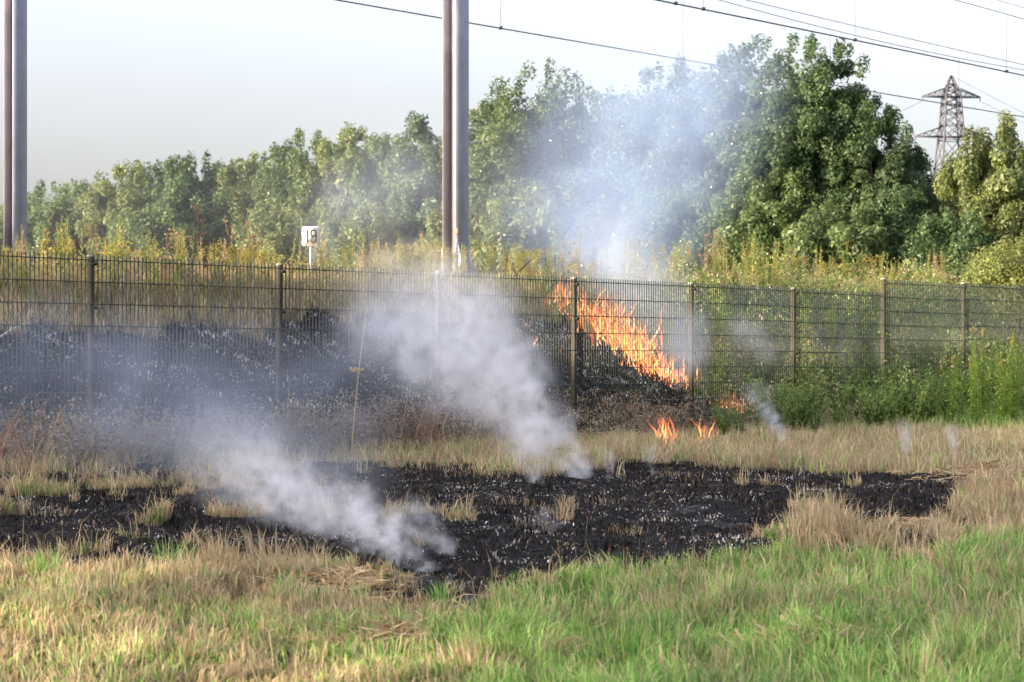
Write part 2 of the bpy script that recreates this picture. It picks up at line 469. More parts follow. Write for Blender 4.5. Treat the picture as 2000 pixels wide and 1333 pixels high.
charred(150000, 11.5, 23.0, 'charred_stubble', 'black charred stubble with pale ash flecks on the burnt patch', .32, (.015, .06), False)
charred(230000, 19.0, 36.0, 'charred_bank_stubble', 'charred stalks and ash on the slope behind the fence', 1.3, (.04, .15), True)

# tufts (clumps) that the fire left standing in and around the patch: countable things
def tuft_mesh(name, n, rad, Lr, cols, p, w=(.003, .006), lean=.6, seed=0):
    r = np.random.default_rng(seed)
    mb = MB()
    for i in range(n):
        th = r.uniform(0, 6.283); rr = rad * r.uniform(0, 1) ** .7
        b = np.array([math.cos(th) * rr, math.sin(th) * rr, -.01])
        L = r.uniform(*Lr); le = r.uniform(.05, lean); th2 = th + r.normal(0, .9)
        dr = np.array([math.cos(th2), math.sin(th2), 0])
        m = b + dr * L * le * .4 + np.array([0, 0, L * .6]); t = b + dr * L * le * 1.2 + np.array([0, 0, L * math.sqrt(1 - le * le) * .95])
        f = r.uniform(0, 6.283); W = np.array([math.cos(f), math.sin(f), 0]) * r.uniform(*w) / 2
        c = np.array(cols[r.choice(len(cols), p=p)]) * r.uniform(.7, 1.25)
        mb.add([b - W, b + W, m - W * .8, m + W * .8, t], [(0, 1, 3), (0, 3, 2), (2, 3, 4)], c)
    return mb.mesh(name, M['grass'])

def _low(k): return tuft_mesh('singed_tuft', 55, .17, (.03, .12), TAN + [(.03, .028, .026), (.12, .09, .06)], [.18, .17, .12, .08, .28, .17], (.003, .006), .9, 60 + k)
def place(name, me, loc, rz, sc, label, cat, group):
    o = bpy.data.objects.new(name, me); COL.objects.link(o)
    o.location = loc; o.rotation_euler = (0, 0, rz); o.scale = (sc, sc, sc)
    return tag(o, label, cat, group)

TU_G = [tuft_mesh('green_tuft', 90, .10, (.08, .22), GRN, [.35, .3, .2, .15], (.004, .009), .7, 40 + k) for k in range(3)]
TU_D = [tuft_mesh('dry_tuft', 90, .10, (.08, .24), TAN, [.4, .25, .25, .1], (.003, .006), .7, 50 + k) for k in range(3)]
for (px, py, s) in [(335, 1105, 1.0), (85, 1125, .9), (1120, 1168, 1.0), (860, 1180, .8), (1430, 1118, 1.1), (1520, 1120, 1.2), (1600, 1135, 1.2), (1760, 1150, 1.3), (1860, 1110, 1.2), (1260, 1165, 1.1), (1180, 1160, 1.0), (700, 1180, .7), (560, 1160, .7), (1480, 1160, 1.1), (1700, 1120, 1.1), (1930, 1200, 1.2), (1640, 1230, 1.0), (1000, 1240, .9), (1280, 1250, 1.0)]:
    p = on_ground(px, py)
    place('grass_tuft', TU_G[random.randrange(3)], (p[0], p[1], hgt(p[0], p[1])), random.uniform(0, 6), s * .85, 'fresh green tuft of long grass blades at the edge of the burnt patch', 'grass tuft', 'green grass tufts')
TU_L = [_low(k) for k in range(4)]
for (px, py, s) in [(1620, 1020, 1.4), (1590, 1045, 1.4), (1650, 1050, 1.2), (1560, 1075, 1.2), (1700, 1075, 1.0), (1940, 985, 1.4), (1960, 1020, 1.4), (1930, 1050, 1.2), (1980, 960, 1.2), (1850, 1065, 1.0), (1780, 1085, 1.0), (430, 1100, 1.2), (400, 1110, 1.1), (450, 1115, 1.1), (520, 1105, 1.3), (535, 1120, 1.0), (610, 1110, 1.0), (1230, 1040, .8), (1245, 1045, .8), (1005, 985, .9), (960, 935, 1.0), (1340, 935, .9), (1180, 985, .8), (1060, 1000, .9), (1300, 930, .9), (100, 1010, 1.0), (60, 990, 1.1), (230, 980, .9), (480, 960, 1.0), (350, 965, .9), (1400, 925, .7), (690, 960, .8), (875, 920, 1.2), (910, 930, 1.2)]:
    p = on_ground(px, py)
    low = py < 1050 and px < 1500
    place('dry_grass_tuft', TU_L[random.randrange(4)] if low else TU_D[random.randrange(3)], (p[0], p[1], hgt(p[0], p[1])), random.uniform(0, 6), s * .9,
          'low singed tuft standing alone on the black ground' if low else 'straw-coloured tuft of dry grass at the edge of the burnt patch', 'grass tuft', 'singed tufts on the burnt patch' if low else 'dry grass tufts along the burnt edge')

# heaps of mown hay in the foreground, each a heap of its own
def hay(px, py, rx, ry, n, label):
    p = on_ground(px, py); mb = MB()
    for i in range(n):
        th = rng.uniform(0, 6.283); q = abs(rng.normal(0, .55)) * (1 + .5 * math.sin(th * 3 + px))
        x = p[0] + math.cos(th) * rx * q; y = p[1] + math.sin(th) * ry * q
        z = float(hgt(x, y)) + max(0, 1 - q) * .05 * rng.uniform(.1, 1) + .015
        L = rng.uniform(.06, .26); a = rng.normal(0.1, 1.0); e = rng.normal(0, .3)
        d = np.array([math.cos(a), math.sin(a), e]); c0 = np.array([x, y, z])
        bow = np.array([0, 0, rng.uniform(-.01, .03)])
        w = np.array([-math.sin(a), math.cos(a), .6]) * rng.uniform(.0018, .0045)
        A, B, D = c0 - d * L / 2, c0 + bow, c0 + d * L / 2
        c = np.array([(0.50, 0.37, 0.20), (0.36, 0.24, 0.12), (0.62, 0.50, 0.32), (0.22, 0.13, 0.07)][rng.choice(4, p=[.4, .3, .15, .15])])
        mb.add([A - w, A + w, B - w, B + w, D], [(0, 1, 3), (0, 3, 2), (2, 3, 4)], c)
    o = mb.build('hay_heap', M['straw'])
    tag(o, label, 'hay', 'heaps of mown hay lying in the grass', 'stuff')
hay(790, 1255, .34, .45, 1300, 'brown heap of matted hay in the lower middle of the meadow')
hay(1085, 1300, .32, .35, 900, 'straggling heap of long pale straw at the bottom edge of the photo')
hay(1590, 1268, .45, .35, 1000, 'flattened straw patch lying in the tall green grass')
hay(690, 1150, .30, .4, 450, 'trampled hay lying against the near tongue of the burnt patch')
hay(1930, 925, .6, .6, 500, 'pale straw lying at the far right tip of the burnt patch')
hay(1490, 1300, .3, .3, 600, 'small scatter of hay at the bottom of the green grass')
hay(1800, 1040, .3, .4, 220, 'loose straw at the right end of the burnt ground')

# ------------------------------------------------------------------ railway on the bank
def track(dm, label):
    root = empty('railway_track', (*xy(0, dm), 0))
    root.rotation_euler = (0, 0, math.atan2(U[1], U[0]))
    for s in (-.75, .75):
        mb = MB()
        zs = float(hgt(*xy(0, dm))) + .22
        for a0 in range(-30, 120, 5):
            z0 = 1.80 + .02 * max(-10, min(60, a0)) + .22; z1 = 1.80 + .02 * max(-10, min(60, a0 + 5)) + .22
            for (w, h, o) in ((.035, .02, .0), (.008, .05, -.07), (.07, .01, -.13)):
                V = [(a0, s - w, z0 + o - h), (a0, s + w, z0 + o - h), (a0, s + w, z0 + o + h), (a0, s - w, z0 + o + h),
                     (a0 + 5, s - w, z1 + o - h), (a0 + 5, s + w, z1 + o - h), (a0 + 5, s + w, z1 + o + h), (a0 + 5, s - w, z1 + o + h)]
                T = [(0, 1, 5), (0, 5, 4), (1, 2, 6), (1, 6, 5), (2, 3, 7), (2, 7, 6), (3, 0, 4), (3, 4, 7)]
                mb.add(V, T)
        mb.build('rail', M['rust'], root)
    tag(root, label, 'railway track')
track(8.6, 'rusty rails of the near railway track on the embankment behind the weeds')
def ballast():
    n = 26000
    a = rng.uniform(-8, 40, n); d = rng.uniform(6.0, 10.6, n)
    x, y = xy(a, d); z = hgt(x, y) + .02 + .12 * sst(d, 6, 7.2)
    r = rng.uniform(.02, .05, n)
    dirs = np.array([(1, 0, 0), (-.5, .87, 0), (-.5, -.87, 0), (0, 0, 1.0)])
    th = rng.uniform(0, 6.28, n); c, s = np.cos(th), np.sin(th)
    V = np.stack([np.stack([x + r * (c * k[0] - s * k[1]), y + r * (s * k[0] + c * k[1]), z + r * k[2]], 1) for k in dirs], 1).reshape(-1, 3)
    b = np.arange(n)[:, None] * 4
    T = np.concatenate([b + [[0, 1, 3]], b + [[1, 2, 3]], b + [[2, 0, 3]]], 1).reshape(-1, 3)
    tag(link(bpy.data.objects.new('ballast', np_mesh('ballast', V, T, None, [M['stone']]))), 'reddish brown ballast stones of the railway bed', 'gravel', None, 'stuff')
ballast()

# ------------------------------------------------------------------ the fence
RZ = math.atan2(U[1], U[0])
S = 2.5
POST_TOP = [1.83 + .005, 1.835, 1.835, 1.835, 1.835, 1.835, 2.03, 2.03, 2.24, 2.24]
PANEL_TOP = [1.83, 1.83, 1.83, 1.83, 1.83, 1.83, 1.815, 2.0, 2.02, 2.22]       # panel before post k
fence = empty('mesh_fence', (F0[0], F0[1], 0), RZ)
tag(fence, 'dark green double-rod mesh fence running along the foot of the embankment', 'fence')
for k in range(-1, 10):
    topz = POST_TOP[max(0, min(9, k))]
    mb = MB(); mb.box((0, 0, (topz - .5) / 2), (.020, .030, (topz + .5) / 2))
    po = mb.build('fence_post', M['post'], fence); po.location = (k * S, 0, 0)
    bv = po.modifiers.new('edge', 'BEVEL'); bv.width = .003; bv.segments = 1
    mb = MB(); mb.box((0, 0, topz + .006), (.023, .033, .006)); mb.box((0, 0, topz + .014), (.017, .027, .004))
    cp = mb.build('post_cap', M['cap'], po)
    for j in range(5):
        mb = MB(); z = topz - .06 - .4 * j
        mb.box((.012, -.041, z), (.022, .010, .018)); mb.box((.02, -.054, z), (.006, .004, .006))
        mb.build('clamp', M['wire'], po)
    if k == 9: break
    pt = PANEL_TOP[max(0, min(9, k + 1))]
    vw = MB()
    for i in range(51):
        xx = .0 + i * .05 - .0
        vw.box((xx, -.040, pt - .9), (.0038, .0038, .92))
    pn = vw.build('mesh_panel', M['wire'], fence); pn.location = (k * S, 0, 0)
    if k == -1: hm = {}
    for j in range(10):
        if 'h' not in hm:
            mb = MB(); mb.box((1.25, -.048, 0), (1.245, .0045, .0045)); mb.box((1.25, -.032, 0), (1.245, .0045, .0045)); hm['h'] = mb.mesh('cross_rod', M['wire'])
        r_ = link(bpy.data.objects.new('cross_rod', hm['h']), pn); r_.location = (0, 0, pt - .025 - .2 * j)

# ------------------------------------------------------------------ overhead line masts and wires
def mast(px, wpx, Y, name_label, footing, h=9.5):
    X = (px - 1000) / FPX * Y; gz = float(hgt(X, Y))
    root = empty('line_mast', (X, Y, gz), 0)
    tag(root, name_label, 'mast', 'steel masts of the overhead railway line')
    root.rotation_euler = (0, 0, RZ + R(90 - 6))
    b = wpx / FPX * Y / 1.18 / 2                     # half width of the H section
    for s in (-1, 1):
        mb = MB(); mb.box((s * (b - .008), 0, h / 2 - .1), (.008, b, h / 2 + .1)); mb.build('flange', M['galv'] if s < 0 else M['galv_shaded'], root)  # far flange takes the painted shade colour
    mb = MB(); mb.box((0, 0, h / 2 - .1), (b - .018, .006, h / 2 + .1)); mb.build('web', M['galv_shaded'], root)
    mb = MB()
    for s in (-1, 1):                                # foot stiffeners, two on each side
        for t in (-1, 1):
            V = [(s * b, t * b * .75 - .006, .02), (s * (b + .14), t * b * .75 - .006, .02), (s * b, t * b * .75 - .006, .5), (s * b, t * b * .75 + .006, .02), (s * (b + .14), t * b * .75 + .006, .02), (s * b, t * b * .75 + .006, .5)]
            mb.add(V, [(0, 1, 2), (3, 5, 4), (0, 3, 4), (0, 4, 1), (1, 4, 5), (1, 5, 2), (0, 2, 5), (0, 5, 3)])
    mb.build('foot_stiffener', M['galv'], root)
    mb = MB(); mb.box((0, 0, .0), (b + .2, b + .2, .018)); mb.build('base_plate', M['galv'], root)
    for s in (-1, 1):
        for t in (-1, 1):
            q = MB(); q.tube([(s * (b + .15), t * (b + .14), .0), (s * (b + .15), t * (b + .14), .10)], .018, 6); q.build('anchor_bolt', M['rust'], root)
    if footing:
        mb = MB(); mb.box((0, 0, -.24), (b + .30, b + .24, .22)); o = mb.build('concrete_footing', M['concrete'], root)
        bv = o.modifiers.new('edge', 'BEVEL'); bv.width = .02; bv.segments = 2
    return root
m1 = mast(890, 43, 34.8, 'tall steel mast rising behind the fence near the middle, on a pale concrete footing', True)
m1.location.z += .22
m2 = mast(30, 38, 28.4, 'tall steel mast near the left edge of the photo', True)
m2.location.z += .05
# small round lamp-like insulator beside the middle mast
mb = MB(); mb.ball((0, 0, 0), (.035, .035, .05), (1, 1, 1), 8, 6); ins = mb.build('insulator', mat_plain('clay', (0.45, 0.22, 0.13), .5), m1, True); ins.location = (-.19, .16, .62)
mb = MB(); mb.tube([(0, 0, -.05), (.08, 0, -.62)], .007, 4); mb.build('insulator_pin', M['galv'], ins)

def wire_pts(pts, D, a_ext=60):
    """a wire in the vertical plane D metres behind the fence, through points seen in the photograph"""
    A, Z = [], []
    o = F0 + D * Nn
    for px, py in pts:
        k = (px - 1000) / FPX
        t = (k * o[1] - o[0]) / (U[0] - k * U[1])
        Yp = o[1] + t * U[1]
        A.append(t); Z.append(EYE + (699 - py) / FPX * Yp)
    A, Z = np.array(A), np.array(Z)
    c = np.polyfit(A, Z, 2 if len(pts) > 2 else 1)
    return c, o
def wire(name, pts, D, r, label, a0, a1, grp=None):
    c, o = wire_pts(pts, D)
    ts = np.linspace(a0, a1, 60)
    P = np.array([(o[0] + t * U[0], o[1] + t * U[1], np.polyval(c, t)) for t in ts])
    mb = MB(); mb.tube(P, r, 5); w = mb.build(name, M['cable'])
    tag(w, label, 'wire', grp)
    return c, o, w
GW = 'overhead wires of the railway'
DA, DB = 12.6, 8.6
cA, oA, wA = wire('contact_wire', [(655, 0), (1340, 118), (2000, 229)], DA, .014, 'lowest overhead wire, passing behind the middle mast and over the tall tree', 0, 80, GW)
cB, oB, wB = wire('contact_wire', [(1280, 0), (1669, 79), (2000, 148)], DB, .017, 'thickest dark overhead wire, entering the top right of the sky', 0, 75, GW)
cC, oC, wC = wire('carrier_wire', [(1403, 0), (1622, 58), (2000, 137)], DA, .010, 'thin overhead wire just above the thickest one', 0, 80, GW)
cC2, oC2, wC2 = wire('feeder_wire', [(1456, 0), (1720, 63), (2000, 127)], 15.0, .011, 'thin overhead wire crossing the sky above the pylon, second from its neighbours below', 0, 90, GW)
cD, oD, wD = wire('carrier_wire', [(1864, 0), (1965, 28), (2000, 38)], DB, .010, 'overhead wire cutting the top right corner of the sky', 0, 75, GW)
cE, oE, wE = wire('feeder_wire', [(1946, 0), (2000, 16)], 15.0, .010, 'topmost short wire in the upper right corner', 0, 90, GW)
def dropper(px, D, cl, ch, host, hi=None):
    o = F0 + D * Nn; k = (px - 1000) / FPX; t = (k * o[1] - o[0]) / (U[0] - k * U[1])
    p = np.array([o[0] + t * U[0], o[1] + t * U[1], 0]); z0 = np.polyval(cl, t); z1 = np.polyval(ch, t) if hi is None else z0 + hi
    mb = MB(); mb.tube([p + [0, 0, z0], p + [0, 0, z1]], .0045, 4); mb.build('dropper', M['cable'], host)
    mb = MB(); mb.box(p + [0, 0, z0 + .01], (.035, .035, .03)); mb.build('clamp', M['cable'], host)
dropper(978, DA, cA, cC, wA, 1.1); dropper(1334, DA, cA, cC, wA); dropper(1622, DA, cA, cC, wA); dropper(1873, DA, cA, cC, wA)
dropper(1320, DB, cB, cD, wB, .5); dropper(1374, DB, cB, cD, wB, .5); dropper(1670, DB, cB, cD, wB, 1.3); dropper(1966, DB, cB, cD, wB)

# ------------------------------------------------------------------ the kilometre sign
sp = at(607, 545, 30.8)
sz = EYE + (699 - 462) / FPX * 30.8
gz = float(hgt(sp[0], sp[1]))
sg = empty('marker_sign', (sp[0], sp[1], gz)); tag(sg, 'white rounded marker sign reading 19 on a thin grey pole', 'sign')
mb = MB(); mb.tube([(0, .02, -.1), (0, .02, sz - gz + .1)], .018, 8); mb.build('pole', M['galv'], sg)
def rounded(w, h, r, th):
    pts = []
    for cx, cz, a0 in ((w - r, h - r, 0), (-w + r, h - r, 90), (-w + r, -h + r, 180), (w - r, -h + r, 270)):
        for k in range(5):
            a = R(a0 + k * 22.5); pts.append((cx + r * math.cos(a), cz + r * math.sin(a)))
    n = len(pts); V = [(x, -th / 2, z) for x, z in pts] + [(x, th / 2, z) for x, z in pts]
    T = [(0, i, i + 1) for i in range(1, n - 1)] + [(n, n + i + 1, n + i) for i in range(1, n - 1)]
    for i in range(n):
        j = (i + 1) % n; T += [(i, i + n, j), (j, i + n, j + n)]
    return V, T
mb = MB(); mb.add(*rounded(.098, .112, .022, .006)); pl = mb.build('plate', M['white'], sg); pl.location = (0, -.006, sz - gz); pl.scale = (1.15, 1, 1.15)
mb = MB(); mb.add(*rounded(.100, .114, .023, .004)); pb = mb.build('plate_rim', M['cap'], sg); pb.location = (0, -.0005, sz - gz); pb.scale = (1.15, 1, 1.15)
def digit(paths, dx, name):
    mb = MB()
    for P in paths: mb.tube([(x * .036 + dx, 0, z * .072) for x, z in P], .0080, 6, ref=np.array([0, 1.0, 0]))
    o = mb.build(name, M['black'], pl); o.location = (0, -.0040, 0); o.scale = (1, .5, 1)
digit([[(-.5, .55), (.25, 1), (.25, -1)]], -.046, 'digit')
arc = [(.85 * math.cos(R(t)), .48 + .52 * math.sin(R(t))) for t in range(0, 361, 30)]
digit([arc, [(.85, .48), (.85, -.3), (.75, -.75), (.3, -1), (-.2, -1), (-.75, -.7)]], .030, 'digit')

# ------------------------------------------------------------------ the far pylon
def pylon():
    Y = 480.0; s = FPX / Y; X = (1858 - 1000) / s
    zt = EYE + (699 - 148) / s
    root = empty('power_pylon', (X, Y, 0)); tag(root, 'dark lattice power pylon with two crossarms standing far behind the trees', 'pylon')
    root.rotation_euler = (0, 0, R(8))
    def z_(py): return EYE + (699 - py) / s
    lv = [(z_(560), 5.2), (z_(420), 3.6), (z_(330), 2.7), (z_(275), 2.2), (z_(245), 1.9), (z_(222), 1.75), (z_(205), 1.65), (z_(190), 1.55), (z_(178), 1.3), (z_(165), .75), (z_(148), .08)]
    mb = MB()
    for sx, sy in ((-1, -1), (1, -1), (1, 1), (-1, 1)): mb.tube([(sx * w, sy * w, z) for z, w in lv], .17, 4)
    for (z0, w0), (z1, w1) in zip(lv[:-1], lv[1:]):
        c0 = [(-w0, -w0), (w0, -w0), (w0, w0), (-w0, w0)]; c1 = [(-w1, -w1), (w1, -w1), (w1, w1), (-w1, w1)]
        for i in range(4):
            j = (i + 1) % 4
            mb.tube([(*c0[i], z0), (*c1[j], z1)], .10, 3); mb.tube([(*c0[j], z0), (*c1[i], z1)], .10, 3); mb.tube([(*c1[i], z1), (*c1[j], z1)], .10, 3)
    mb.build('tower_body', M['lattice'], root)
    for py, hw, rise in ((190, 6.1, 1.7), (268, 7.6, 2.2)):
        mb = MB(); z = z_(py)
        for sd in (-1, 1):
            for sy in (-.9, .9):
                w = 1.6
                mb.tube([(sd * w, sy, z), (sd * hw, 0, z)], .15, 4); mb.tube([(sd * w, sy, z + rise), (sd * hw, 0, z + .1)], .12, 4)
                for k in range(4):
                    f0, f1 = k / 4, (k + .5) / 4
                    p = lambda f, t: (sd * (w + (hw - w) * f), sy * (1 - f), z + t * rise * (1 - f))
                    mb.tube([p(f0, 0), p(f1, 1)], .07, 3); mb.tube([p(f1, 1), p(f0 + .25, 0)], .07, 3)
            mb.tube([(sd * hw, 0, z), (sd * hw, 0, z - .9)], .10, 4)
        mb.box((0, 0, z), (1.7, 1.0, .12))
        mb.build('crossarm', M['lattice'], root)
    root2 = bpy.data.objects
    for i, (x0, py, dy) in enumerate(((-6.1, 190, 0), (6.1, 190, 0), (-7.6, 268, 0), (0, 148, 0))):
        z = z_(py) - (.9 if py != 148 else 0)
        mb = MB()
        P = [(X + x0 + t * 160, Y + t * 330, z - 9 * t * (1.4 - t)) for t in np.linspace(0, 1.2, 14)] if i % 2 else [(X + x0 - t * 60, Y - t * 60, z - 16 * t * (2 - t)) for t in np.linspace(0, 1.0, 14)]
        mb.tube(P, .045, 3); w = mb.build('power_cable', M['lattice'])
        tag(w, ['faint cable sagging left from the upper crossarm of the far pylon', 'faint cable leaving the right tip of the upper crossarm of the far pylon', 'faint cable sagging left from the lower crossarm of the far pylon', 'faint earth cable leaving the very top of the far pylon'][i], 'cable', 'cables of the far power line')
pylon()

# ------------------------------------------------------------------ trees
def tree(px, top, half, Y, label, hue, seed, ncards, size=.13, low=600, depth=None, cat='tree', name='tree', grp='trees behind the railway', loose=1.0, lowfrac=.0):
    r = np.random.default_rng(seed)
    s = FPX / Y
    X = (px - 1000) / s; zt = EYE + (699 - top) / s; zb = EYE + (699 - low) / s
    gz = float(hgt(X, Y))
    root = empty(name, (X, Y, gz)); tag(root, label, cat, grp)
    rx = half / s; rz = (zt - zb) / 2; zc = (zt + zb) / 2 - gz
    rx *= 1.12; ncards = int(ncards * 2.3); ry = depth or max(rx, 1.6)
    # boughs: lumps spread over an egg-shaped crown
    nb = int(50 + 20 * rx * rz)
    u = r.normal(size=(nb, 3)); u /= np.linalg.norm(u, axis=1)[:, None]
    q = r.uniform(.35, .97, nb) ** .6
    wz = np.clip(u[:, 2], -1, 1)
    taper = np.where(wz > 0, 1 - .12 * wz ** 2, 1)
    B = np.stack([u[:, 0] * rx * q * taper, u[:, 1] * ry * q * taper, zc + wz * rz * q], 1)
    br = r.uniform(.28, .62, nb) * (.55 + .10 * min(rx, 4))
    br[B[:, 2] > zc + rz * .6] *= .72
    # sprays at the top that break the outline
    ns = int(12 + 5 * rx)
    us = r.uniform(-.95, .95, ns)
    T_ = np.stack([us * rx, r.uniform(-.5, .5, ns) * ry, zc + rz * np.sqrt(1 - (us * .96) ** 2) * r.uniform(.92, 1.05, ns)], 1)
    B = np.vstack([B, T_]); br = np.concatenate([br, r.uniform(.10, .24, ns)])
    w = br ** 2; w /= w.sum()
    k = r.choice(len(B), ncards, p=w)
    dirs = r.normal(size=(ncards, 3)); dirs /= np.linalg.norm(dirs, axis=1)[:, None]
    rad = br[k] * r.uniform(.2, 1.12, ncards) ** .5
    sq = np.where(br[k] < .3, 1.7, .82)[:, None] * np.array([0, 0, 1]) + np.array([1, 1, 0])
    P = B[k] + dirs * rad[:, None] * sq
    # lumpy gaps
    g = np.sin(P[:, 0] * 5.1 + seed) * np.sin(P[:, 1] * 4.3) * np.sin(P[:, 2] * 5.7 + seed * 2)
    P = P[g < .72 * loose]; kk = k[g < .72 * loose]; dirs = dirs[g < .72 * loose]; n = len(P)
    P[:, 2] = np.maximum(P[:, 2], .05)
    nrm = dirs * .9 + r.normal(size=(n, 3)) * .55 + np.array([0, 0, .35]); nrm /= np.linalg.norm(nrm, axis=1)[:, None]
    t = np.cross(nrm, r.normal(size=(n, 3))); t /= np.linalg.norm(t, axis=1)[:, None] + 1e-9
    b = np.cross(nrm, t)
    sz = size * r.uniform(.55, 1.25, n)
    inner = np.linalg.norm((P - [0, 0, zc]) / [rx, ry, rz], axis=1) < .68
    sz[inner] *= 2.4
    # each card is a small spray of two leaves: a folded rhombus
    V = np.stack([P - t * sz[:, None] * .6, P + b * sz[:, None] * .42 + nrm * sz[:, None] * .1, P + t * sz[:, None] * .5 - b * sz[:, None] * .3], 1).reshape(-1, 3)
    T = np.arange(n)[:, None] * 3 + np.array([[0, 1, 2]])
    base = np.array(hue); hv = r.uniform(.8, 1.2, len(B))
    yel = r.uniform(0, 1, n) < .06
    c = base * hv[kk][:, None] * r.uniform(.75, 1.3, n)[:, None]
    c[yel] *= np.array([1.9, 1.5, 1.1])
    C = np.repeat(c, 3, 0)
    link(bpy.data.objects.new('crown', np_mesh('crown', V, T, C, [M['leaf']])), root)
    # trunk with limbs
    mb = MB(); hh = zc + rz * .55
    tr = .06 + .03 * rz
    tx = r.normal(0, .1, 6).cumsum() * .5
    mb.tube([(tx[i] - tx[0], 0, hh * i / 5 - .2 * (i == 0)) for i in range(6)], [tr * (1 - .15 * i) for i in range(6)], 7)
    for i in r.choice(nb, min(nb, 16), replace=False):
        z0 = max(.3, B[i, 2] * .55); e = B[i]
        mid = (np.array([0, 0, z0]) + e) / 2 + [0, 0, .15]
        mb.tube([(0, 0, z0), mid, e], [tr * .4, tr * .25, .012], 5)
    mb.build('trunk', M['bark'], root, True)
    return root

OAK = (0.110, 0.165, 0.065); OLV = (0.145, 0.185, 0.070); DRK = (0.072, 0.125, 0.052); BLU = (0.095, 0.145, 0.080)
specs = [
 (-20, 402, 75, 76, OLV, 'small roundish tree cut by the left edge of the photo', 12000),
 (125, 352, 85, 76, OAK, 'low bushy tree just right of the left mast', 14000),
 (245, 322, 80, 75, OLV, 'bushy olive green tree second to the right of the left mast', 15000),
 (300, 405, 75, 72, OAK, 'low front tree below the skyline, left of the dry umbel stalk', 10000),
 (385, 302, 88, 74, DRK, 'spiky topped green tree above the tall dry umbel stalk', 17000),
 (490, 308, 70, 74, OLV, 'narrow tree between the spiky topped one and the tree above the sign', 14000),
 (590, 264, 84, 72, OAK, 'tree standing directly behind the sign reading 19, higher than those left of it', 19000),
 (540, 400, 75, 69, OLV, 'low yellow-green tree left of the sign, in front of the higher row', 10000),
 (690, 252, 80, 71, OLV, 'green tree right of the sign with an uneven twiggy top', 18000),
 (770, 262, 70, 70, OAK, 'tree halfway between the sign and the middle mast', 15000),
 (845, 228, 80, 69, BLU, 'rounded tree partly hidden behind the middle mast', 19000),
 (705, 405, 85, 67, OLV, 'low bushy tree filling the gap right of the sign post', 11000),
 (985, 185, 115, 68, OAK, 'tree just right of the middle mast, lower than its right neighbour', 20000),
 (1060, 134, 135, 69, BLU, 'high tree right of the middle mast, under the thin haze of smoke', 25000),
 (1190, 180, 110, 68, BLU, 'lower tree in the dip between two high smoky trees', 18000),
 (1060, 370, 110, 64, OLV, 'low olive tree behind the smoke just above the flames', 14000),
 (1320, 130, 125, 67, BLU, 'high tree veiled by blue smoke, left of the tallest pair', 25000),
 (1465, 80, 105, 66, BLU, 'tall tree top half lost in blue smoke, touching the big dark tree', 24000),
 (1310, 370, 110, 62, OAK, 'low tree in the thick of the blue smoke above the fire', 15000),
 (1590, 76, 130, 61, DRK, 'biggest dark green oak-like tree, clear of the smoke', 42000),
 (1690, 200, 90, 60, DRK, 'dark green shoulder tree on the right side of the biggest one', 24000),
 (1500, 330, 95, 60, OAK, 'tree with pale sunlit leaf clumps at the lower left of the biggest one', 20000),
 (1790, 300, 58, 62, DRK, 'small sparse tree under the far pylon', 12000),
 (1760, 380, 90, 58, DRK, 'dark low tree below the pylon, right of the biggest tree', 17000),
 (1945, 245, 98, 58, OLV, 'broad yellow-green tree at the right edge below the wires', 28000),
 (1630, 400, 85, 57, OAK, 'low bushy tree at the foot of the biggest one', 15000),
 (1850, 430, 80, 56, DRK, 'low dark bush-like tree in front of the yellow-green one', 11000),
]
for i, (px, top, half, Y, hue, lab, n) in enumerate(specs):
    tree(px, top + 10, half, Y, lab, hue, 100 + i, n, size=.108 if Y > 63 else .098)

# a back row seen in the gaps
for i, (px, top, half, Y, hue, lab, n) in enumerate([
 (60, 388, 85, 82, DRK, 'back-row tree right beside the left mast', 8000), (185, 362, 85, 82, OAK, 'back-row tree in the gap between the second and third crowns right of the left mast', 8000),
 (315, 322, 85, 81, DRK, 'back-row tree in the gap left of the spiky topped tree', 9000), (440, 325, 85, 80, OAK, 'back-row tree in the gap right of the spiky topped tree', 9000),
 (540, 310, 80, 78, DRK, 'back-row tree in the notch just left of the sign', 9000), (640, 272, 90, 77, OAK, 'back-row tree in the notch just right of the sign', 10000),
 (735, 270, 90, 76, DRK, 'back-row tree between the sign and the middle mast', 10000), (925, 235, 100, 74, OAK, 'back-row tree directly right of the middle mast', 11000),
 (1130, 205, 110, 74, BLU, 'back-row tree between the two high smoky trees', 12000), (1255, 185, 110, 73, BLU, 'back-row tree left of the high tree veiled by smoke', 12000),
 (1400, 150, 100, 72, BLU, 'back-row tree in the smoke left of the tallest pair', 12000), (940, 400, 110, 66, OLV, 'low front tree at the foot of the trees right of the middle mast', 13000),
 (1180, 400, 110, 65, OAK, 'low front tree in the smoke behind the flames', 12000), (1860, 372, 80, 64, OAK, 'back-row tree filling the gap below the pylon', 10000)]):
    tree(px, top + 8, half, Y, lab, hue, 200 + i, n, size=.15)

# a bush on the bank at the right edge
tree(1990, 492, 78, 40.0, 'yellow-green broom-like bush on the bank at the right edge', (0.19, 0.23, 0.075), 300, 13000, size=.05, low=600, depth=1.0, cat='bush', name='broom_bush', grp=None)

